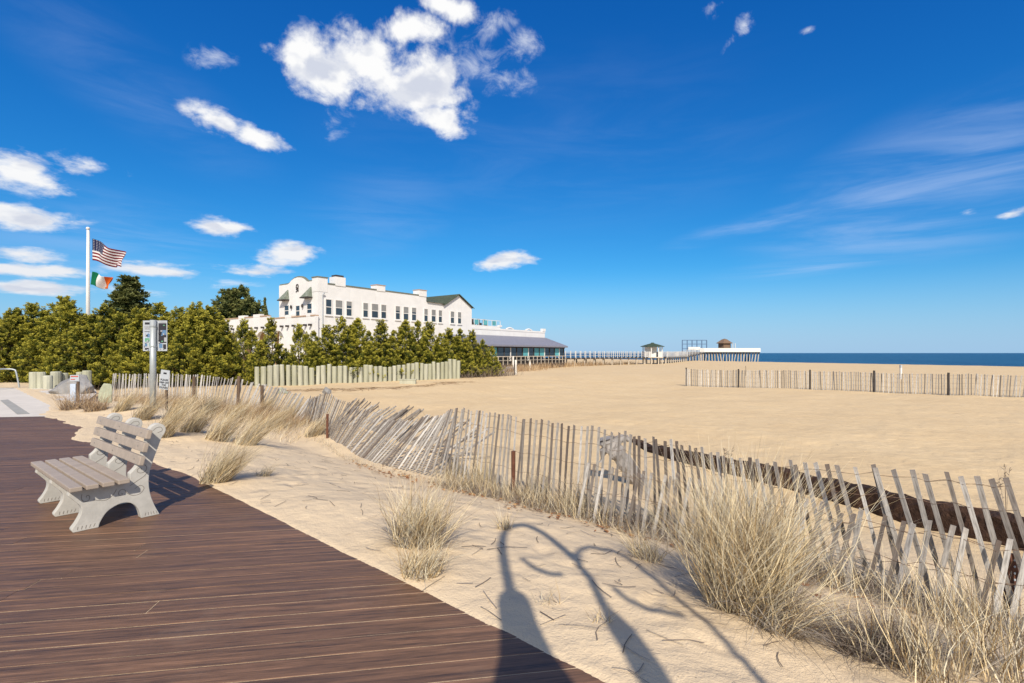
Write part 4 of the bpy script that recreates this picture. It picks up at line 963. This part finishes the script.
# small pale box by the bulkhead
p = at(408, 31.5); s = MB(); s.box(-.5,-.15,-.05,.5,.15,.24); s.box(-.54,-.18,.24,.54,.18,.29); tag(s.build('pale_crate', M['log'], loc=p, bevel=.01), 'low pale crate against the log bulkhead', 'crate')
# ------------------------------------------------------------------ dark timber half buried behind the near fence
P = [gp(631,442), gp(654,454), gp(697,467), gp(785,490), gp(873,515), gp(933,531), gp(1011,549), gp(1100,577)]
hs = [.05,.16,.25,.29,.33,.35,.36,.36]; s = MB(); rd = random.Random(5); pts = catmull([(p.x,p.y,0) for p in P], 9); n = len(pts); ring = []
for i, q in enumerate(pts):
    t = i/(n-1)*(len(P)-1); k = min(int(t), len(P)-2); hgt = hs[k]+(hs[k+1]-hs[k])*(t-k); d = (pts[min(i+1,n-1)]-pts[max(i-1,0)]).normalized(); nn = Vector((d.y,-d.x,0)); 
    if nn.y > 0: nn = -nn
    g = gz(q.x, q.y); J = lambda a: rd.uniform(-a, a)
    sec = [(.0,-.15),(.01+J(.02),.06),(-.01+J(.02),hgt*.45+J(.03)),(-.03+J(.015),hgt*.85+J(.03)),(-.09,hgt+J(.03)),(-.22,hgt+J(.02)),(-.30,hgt*.6),(-.31,-.15)]
    b = len(s.v); s.v += [(q.x+nn.x*a, q.y+nn.y*a, g+z) for a, z in sec]; ring.append(b)
for a, b in zip(ring[:-1], ring[1:]):
    for k in range(8): k2 = (k+1) % 8; s.f.append((a+k, b+k, b+k2, a+k2)); s.m.append(0)
s.f.append(tuple(ring[0]+k for k in range(8))); s.m.append(0); s.f.append(tuple(ring[-1]+7-k for k in range(8))); s.m.append(0)
tag(s.build('timber_beam', M['beam']), 'long dark brown rotten timber half buried in the beach behind the fence', 'timber')
# grey driftwood stump
D0 = 9.0; W = lambda px, py, d=D0: Vector(((px-CX)/F*d, d, CH-(py-HZ)/F*d))
pts = catmull([W(646,500), W(637,482), W(627,466), W(616,452), W(608,444), W(606,438)], 7); n = len(pts)
s = MB(); s.tube(pts, [.155-.03*(i/n)+.03*math.sin(i*1.3)*(i/n) for i in range(n)], 22, wob=.05)
s.tube(catmull([W(612,450), W(617,441), W(625,438), W(629,441)], 6), [.12-.005*i for i in range(19)], 16, wob=.12)
s.tube([W(609,447), W(603,452), W(601,462)], [.09,.07,.03], 10, wob=.3)
for k_, v_ in enumerate(s.v):
    q_ = Vector(v_); f_ = mnoise.fractal(Vector((q_.x*9, q_.y*9, q_.z*3)), 1, 2, 5)*.035; c_ = min(pts, key=lambda a: (a-q_).length); s.v[k_] = tuple(q_+(q_-c_).normalized()*f_)
o = s.build('driftwood', M['drift'], smooth=False)
tag(o, 'bent grey driftwood stump standing behind the picket fence', 'driftwood')
# ------------------------------------------------------------------ beach grass
gr = np.random.default_rng(31)
def tuft(px, py, h, n, rad, label, spread=.55, wind=(-.05,0), droop=.5, grey=.35, wid=.0060, name='beach_grass_tuft', mats=('straw','greygrass'), pos=None):
    p = pos or gp(px, py); root = empty(name, p); tag(root, label, 'grass tuft')
    def base(k):
        a = gr.uniform(0, 6.283, k); q = rad*np.sqrt(gr.random(k)); return p.x+np.cos(a)*q, p.y+np.sin(a)*q*.8
    ng = int(n*grey)
    blades('standing_blades', [ribbons(n-ng, base, h, wid, spread, gr, 5, droop, wind)], M[mats[0]], root)
    blades('dead_blades', [ribbons(max(ng, 8), base, h*.62, wid, spread*1.9, gr, 5, droop*1.6, wind)], M[mats[1]], root)
tuft(745, 606, 1.28, 2600, .28, 'largest beach grass clump, pale and fan shaped, at the lower right fence', .62, (.02,.02), .62, .28, .0062)
tuft(778, 628, .8, 520, .18, 'grey drooping grass spilling right from the largest clump', .8, (.45,-.1), 1.2, .7)
tuft(418, 545, .78, 1300, .22, 'mid sized round grass clump alone on the sand near the boardwalk', .7, (.12,0), .8, .5)
tuft(420, 575, .40, 420, .15, 'low yellow tuft just below the mid sized round clump', .75, (.2,0), .9, .2)
tuft(215, 482, .85, 800, .20, 'yellowish clump at the right end of the bench shadow', .45, (.6,0), .7, .2)
tuft(455, 478, .5, 380, .2, 'thin yellow clump at the fence foot behind the mid sized clump', .4, (0,0), .5, .3)
tuft(484, 488, .75, 460, .2, 'tall yellow clump against the middle of the fence', .35, (-.04,0), .4, .2)
tuft(538, 500, .72, 420, .22, 'straw clump right of the rusty fence post', .4, (0,0), .5, .5)
tuft(575, 512, .7, 420, .22, 'straw clump before the driftwood stump', .45, (-.1,0), .5, .55)
tuft(648, 560, .45, 260, .14, 'sparse spray of curved grass left of the largest clump', .8, (-.2,0), .9, .3)
tuft(668, 530, .62, 380, .2, 'tangled clump behind the lamp shadow at the fence foot', .5, (-.1,0), .6, .5)
tuft(875, 652, .62, 900, .24, 'dark tangled grass clump at the bottom edge right of the sand', .8, (0,0), .8, .9, mats=('straw','twig'))
tuft(925, 676, .8, 200, .2, 'tall pale grass at the bottom right, second from the corner', .45, (-.08,0), .5, .3)
tuft(1000, 674, .8, 300, .24, 'tall pale grass in the bottom right corner', .5, (-.05,0), .5, .35)
tuft(955, 625, .6, 110, .18, 'pale grass before the leaning pickets near the steel post', .45, (0,0), .5, .4)
tuft(845, 590, .6, 110, .2, 'pale grass between the largest clump and the leaning pickets', .5, (-.1,0), .6, .4)
tuft(505, 530, .3, 90, .08, 'small thin tuft beside the top of the crook lamp shadow', .7, (0,0), .7, .2)
tuft(600, 622, .16, 26, .08, 'tiny sprig of grass on the bare sand by the lamp shadow', .9, (0,0), .9, .2, name='grass_sprig')
tuft(548, 605, .2, 22, .08, 'tiny forked sprig between the lamp shadows', .8, (0,0), .7, .1, name='grass_sprig')
tuft(128, 447, .2, 60, .12, 'tiny tuft on the drift behind the bench', .8, (0,0), .8, .2, name='grass_sprig')
tuft(76, 409, .95, 600, .42, 'brown curled scrub around the pale blue panel', .8, (.1,0), .9, .4, mats=('brush','twig'), wid=.009)
tuft(96, 411, .75, 380, .3, 'brown curled scrub below the greenish upright stone', .8, (.1,0), .9, .4, mats=('brush','twig'), wid=.009)
tuft(262, 476, .35, 110, .1, 'small grey tuft right of the yellowish clump', .7, (.6,0), .7, .5)
names = [(312,436,'at the steel post where the collapsed slats begin'),(215,440,'between the bench back and the fanning slats'),(245,445,'right above the big yellowish clump'),(120,412,'leftmost'),(140,420,'left of the tall pole'),(172,420,'right of the tall pole'),(190,432,'second right of the tall pole'),(205,412,'behind the yellowish clump'),(232,418,'above the yellowish clump'),(262,412,'before the fanning slats'),(288,418,'by the last fanning slats'),(160,438,'behind the bench back'),(270,428,'lower right of the fanning slats')]
for px, py, w in names:
    tuft(px, py, random.uniform(.85,1.25), 420, .22, 'golden windswept tuft on the left dune, %s' % w, .42, (.6,.05), .7, .3, .009)
for px, py, hgt, w in ((727,456,.5,'near the buried timber'),(1006,505,.8,'at the right edge behind the leaning fence')):
    p = gp(px, py+18); s = MB(); rd = random.Random(px); 
    for k in range(6):
        a = rd.uniform(0, 6.28); L = hgt*rd.uniform(.6, 1.1); x, y = math.cos(a)*.22*L, math.sin(a)*.22*L; s.tube([(0,0,-.05),(x*.4,y*.4,L*.5),(x,y,L)], [.004,.003,.0015], 4)
        for q in range(7): t = rd.uniform(.6, 1); s.tube([(x*t,y*t,L*t),(x*t+rd.uniform(-.05,.05),y*t+rd.uniform(-.05,.05),L*t+.04)], [.005,.002], 4)
    tag(s.build('dry_weed', M['twig'], loc=p), 'thin dry branching weed on the beach %s' % w, 'weed')
# scattered ground cover nobody could count: one object each
def path_base(P, sd):
    P = np.array([(p[0], p[1]) for p in P]); L = np.r_[0, np.cumsum(np.hypot(*np.diff(P, axis=0).T))]
    def f(k):
        t = gr.random(k)*L[-1]; return np.interp(t, L, P[:,0])+gr.normal(0, sd, k), np.interp(t, L, P[:,1])+gr.normal(0, sd, k)
    return f
nearF = path_base([(4.2,3.0),(3.5,3.75),(2.9,4.4),(2.2,5.2),(1.7,5.9),(1.2,6.4)], .16); midF = path_base([(1.2,6.4),(.6,6.95),(-.4,7.9),(-1.2,8.6)], .15); leftF = path_base([(-1.2,8.6),(-2.0,9.1),(-3.0,9.9),(-4.9,12.7)], .07)
dune = path_base([(-5.2,13.4),(-7.4,15.4),(-9.2,16.8),(-11.0,18.2),(-14.5,20.6)], .6)
parts = [ribbons(500, nearF, .5, .0055, .7, gr, 4, .9), ribbons(1500, midF, .45, .0055, .6, gr, 4, .8), ribbons(260, leftF, .2, .005, .7, gr, 4, .9), ribbons(2300, dune, .5, .010, .7, gr, 4, .9, (.6,0))]
tag(blades('beach_grass', parts, M['straw']), 'thin dry grass along the fence foot and over the left dune', kind='stuff')
parts = [ribbons(1800, nearF, .34, .006, 1.5, gr, 4, 1.4), ribbons(2200, midF, .26, .006, 1.6, gr, 4, 1.4), ribbons(500, leftF, .12, .006, 1.4, gr, 4, 1.3), ribbons(2400, dune, .3, .010, 1.4, gr, 4, 1.4, (.3,0))]
tag(blades('dead_grass', parts, M['greygrass']), 'grey matted dead grass at the fence foot', kind='stuff')
tag(blades('dead_thatch', [ribbons(4200, path_base([(4.0,3.6),(3.2,4.35),(2.5,5.15),(1.9,5.95),(1.3,6.5),(.3,7.3),(-1,8.5)], .17), .34, .0065, 1.3, gr, 4, 1.2)], M['twig']), 'dark brown dead stalks packed between the two picket rows', kind='stuff')
dl = path_base([(-6.4,15.4),(-8.2,16.9),(-10.2,18.2),(-12.5,19.4),(-16.5,21.4)], .38)
tag(blades('dune_scrub', [ribbons(2600, dl, .8, .011, .7, gr, 4, .9, (.45,0)), ribbons(1600, dl, .55, .012, 1.2, gr, 4, 1.2, (.2,0))], M['brush']), 'tan and brown dead scrub along the foot of the left picket fence', kind='stuff')
# brown brush before the porch and the pier, twigs below the last junipers
far = path_base([(2,72),(5.5,80),(9,88),(16,96)], 1.1); far2 = path_base([(-1,62),(3,70)], 1.0)
tag(blades('dune_brush', [ribbons(2000, far, 1.1, .06, .5, gr, 3, .5), ribbons(900, far2, 1.1, .05, .6, gr, 3, .6), ribbons(500, path_base([(16,96),(26,106)], .9), .9, .06, .5, gr, 3, .5)], M['brush']), 'low brown brush before the porch and under the walkway', kind='stuff')
tw = path_base([(-4.0,38.5),(-2.0,40.5),(-.3,42.5)], .55)
tag(blades('bare_shrub', [ribbons(900, tw, 1.25, .025, .8, gr, 4, .5)], M['twig']), 'bare grey twiggy shrub at the foot of the last juniper', 'shrub')
wr = path_base([at(290,25.5), at(350,26.5), at(420,30), at(470,34)], .35)
def flat_bits(n, base, L, w, mat, name, label, lift=.006):
    x, y = base(n); a = gr.uniform(0, 6.283, n); l = L*gr.uniform(.3, 1.2, n); k = gr.normal(0, .12, n); V = []
    P = []
    for i in range(4):
        t = i/3-.5; aa = a+k*t*2; px = x+np.cos(aa)*l*t; py = y+np.sin(aa)*l*t; pz = ground(px, py)+lift+abs(gr.normal(0, .004, n)); nx, ny = -np.sin(aa)*w/2, np.cos(aa)*w/2
        P.append(np.stack([np.stack([px-nx,py-ny,pz],-1), np.stack([px+nx,py+ny,pz+w*.3],-1)], 1))
    V = np.stack(P, 1).reshape(-1, 3); Q = np.arange(n)[:,None,None]*8+np.array([[0,1,3,2],[2,3,5,4],[4,5,7,6]])[None]
    tag(np_mesh(name, V, 4, mat, quads=Q.reshape(-1,4)), label, kind='stuff')
sandy = lambda k: (lambda s, e: (s*ED[0]+(e+EC)*EN[0], s*ED[1]+(e+EC)*EN[1]))(gr.uniform(-3, 17, k), gr.uniform(.05, 3.2, k)**1.0)
flat_bits(700, sandy, .24, .006, M['twig'], 'fallen_twigs', 'short dry twigs scattered on the sand')
flat_bits(150, lambda k: (gr.uniform(1,9,k), gr.uniform(7,13,k)), .08, .006, M['twig'], 'beach_twigs', 'tiny dark twigs scattered on the beach')
flat_bits(500, wr, .5, .03, M['brush'], 'wrack_litter', 'brown wrack litter in front of the log bulkhead')
footA = path_base([(3.2,3.7),(2.2,4.9),(1.7,5.6),(1.0,6.2),(0.2,6.8),(-1.4,8.3),(-3.0,9.7)], .22)
flat_bits(420, footA, .05, .032, M['leaf'], 'leaf_litter', 'brown dead leaves caught along the fence foot', .012)
# ------------------------------------------------------------------ sky, sun, camera
w = bpy.data.worlds.new('World'); scene.world = w; w.use_nodes = True
class WN(NT): pass
nt = NT(w); bg = nt.n['Background']
sky = nt.n.new('ShaderNodeTexSky'); sky.sky_type = 'NISHITA'; sky.sun_disc = False; sky.sun_elevation = R(SUN_EL); sky.sun_rotation = math.atan2(-SH[0], -SH[1]); sky.air_density = 1.0; sky.dust_density = .25; sky.ozone_density = 3.0
tc = nt.n.new('ShaderNodeTexCoord'); sp = nt.n.new('ShaderNodeSeparateXYZ'); nt.l.new(tc.outputs['Generated'], sp.inputs[0])
X, Y, Zc = sp.outputs
AZ = nt.math('ARCTAN2', X, Y); EL = nt.math('ARCSINE', Zc)
# polarised, saturated blue: deeper channels for a clear dry day
sc_ = nt.n.new('ShaderNodeSeparateColor'); nt.l.new(sky.outputs[0], sc_.inputs[0]); cc_ = nt.n.new('ShaderNodeCombineColor')
for i_, (g_, k_) in enumerate(SKY_FIT): nt.l.new(nt.math('MULTIPLY', nt.math('POWER', nt.math('MULTIPLY', sc_.outputs[i_], .1), g_), k_*10), cc_.inputs[i_])
base = nt.mix(nt.rng(EL, -.02, .17, .85, 0, True), cc_.outputs[0], (3.4, 5.25, 7.5))
pv = nt.n.new('ShaderNodeCombineXYZ'); nt.l.new(AZ, pv.inputs[0]); nt.l.new(EL, pv.inputs[1])
def ell(px, py, rx, ry, k=1.0, tilt=0):
    dx = px-512; L = math.hypot(500, dx); u = math.atan2(dx, 500); v = math.atan2(353-py, L); su = 500/(L*L); sv = L/(L*L+(353-py)**2)
    m = nt.n.new('ShaderNodeMapping'); m.vector_type = 'TEXTURE'; nt.l.new(pv.outputs[0], m.inputs[0]); m.inputs['Location'].default_value = (u, v, 0)
    m.inputs['Rotation'].default_value = (0, 0, R(tilt)); m.inputs['Scale'].default_value = (rx*su, ry*sv, 1)
    l = nt.n.new('ShaderNodeVectorMath'); l.operation = 'LENGTH'; nt.l.new(m.outputs[0], l.inputs[0])
    return nt.math('MULTIPLY_ADD', l.outputs['Value'], -max(k, .85), k), None
CL = [(325,72,62,36,1,-8),(375,68,70,42,1,-5),(420,80,54,40,1,-18),(443,118,34,20,.9,-10),(405,30,42,22,.8,10),(450,6,40,16,.95,-10),(360,35,22,14,.5,0),(476,62,30,26,.6,0),(520,48,26,18,.62,10),(505,80,34,16,.5,0),(350,34,26,16,.55,0),(345,52,20,12,.6,0),(490,28,30,16,.42,20),(333,122,22,16,.62,30),
      (222,123,36,15,.95,-10),(256,136,34,16,.95,-15),(212,58,24,14,.5,10),(225,228,34,11,.95,0),
      (20,172,56,22,1,-2),(88,165,40,14,.9,0),(30,194,22,7,.5,0),(28,218,58,15,1,3),(22,254,46,9,.9,2),(35,271,60,8,.8,0),(160,271,52,8,.9,0),(35,288,60,8,.85,0),(130,291,40,6,.6,0),(292,254,36,12,.9,10),(255,272,44,8,.85,0),(232,284,30,6,.7,0),
      (496,262,38,11,.8,6),(522,258,14,6,.6,0),(1010,214,26,7,.95,2),(968,213,12,4,.6,0),(744,24,10,20,.15,-35),(731,42,13,8,.25,35),(712,8,12,10,.4,0),(808,30,8,4,.1,0),(100,272,14,4,.4,0)]
acc = None; qa = None; faint = None
for px, py, rx, ry, k, tl in CL:
    if k < .72:
        m, q = ell(px, py, rx*1.25, ry*1.3, 1.0, tl); faint = m if faint is None else nt.math('MAXIMUM', faint, m); continue
    m, q = ell(px, py, rx, ry, k, tl); acc = m if acc is None else nt.math('SMOOTH_MAX', acc, m, .15)
cmb = nt.n.new('ShaderNodeCombineXYZ'); nt.l.new(AZ, cmb.inputs[0]); nt.l.new(nt.math('MULTIPLY', nt.math('LOGARITHM', nt.math('ADD', nt.math('MAXIMUM', EL, 0.0), .12), 2.71828), .8), cmb.inputs[1]); cmb.inputs[2].default_value = 3.7
def cn(off=(0,0,0), scale=9, det=9, rough=.585, dist=.25, st=(1,1,1)):
    mp = nt.n.new('ShaderNodeMapping'); nt.l.new(cmb.outputs[0], mp.inputs[0]); mp.inputs['Location'].default_value = off; mp.inputs['Scale'].default_value = st
    return nt.noise(mp.outputs[0], scale, det, rough, dist)
n1 = cn(scale=11); n1b = cn(off=(.0,-.022,0), scale=11); nc = cn(scale=12, det=4, rough=.5); ncb = cn(off=(.012,-.035,0), scale=12, det=4, rough=.5); n2 = cn(scale=34, det=6, off=(4,2,0))
dens = nt.math('ADD', nt.math('MULTIPLY', acc, 1.25), nt.math('ADD', nt.math('MULTIPLY', nt.math('SUBTRACT', n1, .5), 2.9), nt.math('MULTIPLY', nt.math('SUBTRACT', n2, .5), 1.0)))
gate = nt.rng(acc, -.55, .10, 0, 1, True)
alpha = nt.math('MULTIPLY', nt.rng(dens, .0, .85, 0, 1, True), gate)
# thin high veil at the right and faint streaks
n4 = cn(scale=16, det=9, rough=.66, off=(2,7,1), dist=.5); alpha_f = nt.math('MULTIPLY', nt.rng(nt.math('ADD', nt.math('MULTIPLY', faint, .9), nt.math('MULTIPLY', nt.math('SUBTRACT', n4, .5), 3.6)), .2, 1.6, 0, .7, True), nt.rng(faint, -.1, .35, 0, 1, True))
veil_m = None
for px, py, rx, ry, k, tl in [(930,185,230,85,.50,12),(760,222,110,14,.55,10),(800,268,110,12,.55,2),(880,235,180,40,.45,0),(1000,150,140,50,.35,15),(140,90,190,60,.16,-25),(380,215,110,60,.16,20),(560,150,260,110,.10,0),(110,240,220,60,.3,0)]:
    m, q = ell(px, py, rx, ry, 1.0, tl); m = nt.math('MULTIPLY', nt.rng(m, -.1, .9, 0, 1, True), k); veil_m = m if veil_m is None else nt.math('MAXIMUM', veil_m, m)
vn = cn(off=(1,5,2), scale=2.8, det=9, rough=.6, dist=.6, st=(1,3.4,1)); veil = nt.math('MULTIPLY', veil_m, nt.rng(vn, .36, .72, 0.05, .85, True))
shade = nt.rng(nt.math('SUBTRACT', nc, ncb), -.13, .04, 0, 1, True)
core = nt.rng(dens, .35, 1.4, 0, 1, True)
CB = CLOUD
ccol = nt.mix(nt.math('MULTIPLY', nt.math('SUBTRACT', 1.0, shade), nt.math('ADD', .45, nt.math('MULTIPLY', core, .6), clamp=True)), (1.0*CB,1.0*CB,1.0*CB), (.66*CB,.70*CB,.81*CB))
ccol = nt.mix(nt.rng(EL, .30, .08, 0, .45), ccol, (.60*CB,.66*CB,.78*CB)); out = nt.mix(veil, base, (.55*CB,.68*CB,.95*CB)); out = nt.mix(alpha_f, out, (.88*CB,.92*CB,1.0*CB)); out = nt.mix(alpha, out, ccol)
# broken bright cloud, added over the unseen rear sky to fill the shadows
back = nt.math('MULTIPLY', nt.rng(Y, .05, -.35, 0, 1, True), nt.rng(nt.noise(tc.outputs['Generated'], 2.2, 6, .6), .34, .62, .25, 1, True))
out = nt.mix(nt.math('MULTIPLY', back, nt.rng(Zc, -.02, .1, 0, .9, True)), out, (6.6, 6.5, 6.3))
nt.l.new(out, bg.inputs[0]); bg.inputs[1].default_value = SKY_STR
su = bpy.data.lights.new('sun', 'SUN'); su.energy = SUN_STR; su.angle = R(.53); su.color = (1.0, .885, .73); so = bpy.data.objects.new('sun', su); COL.objects.link(so)
so.rotation_euler = Vector((-SH[0]*math.cos(R(SUN_EL)), -SH[1]*math.cos(R(SUN_EL)), math.sin(R(SUN_EL)))).to_track_quat('Z', 'Y').to_euler()
cam = bpy.data.cameras.new('camera'); cam.sensor_width = 36; cam.lens = F/1024*36; cam.shift_y = (HZ-341.5)/1024; cam.clip_start = .05; cam.clip_end = 200000
co = bpy.data.objects.new('camera', cam); COL.objects.link(co); co.location = (0, 0, CH); co.rotation_euler = (R(90), 0, 0); scene.camera = co
vs_ = scene.view_settings; vs_.view_transform = 'Standard'; vs_.look = 'None'; vs_.gamma = 1; vs_.exposure = EXPO; vs_.use_curve_mapping = False
scene.render.film_transparent = False
scene.cycles.max_bounces = 6; scene.cycles.transparent_max_bounces = 8
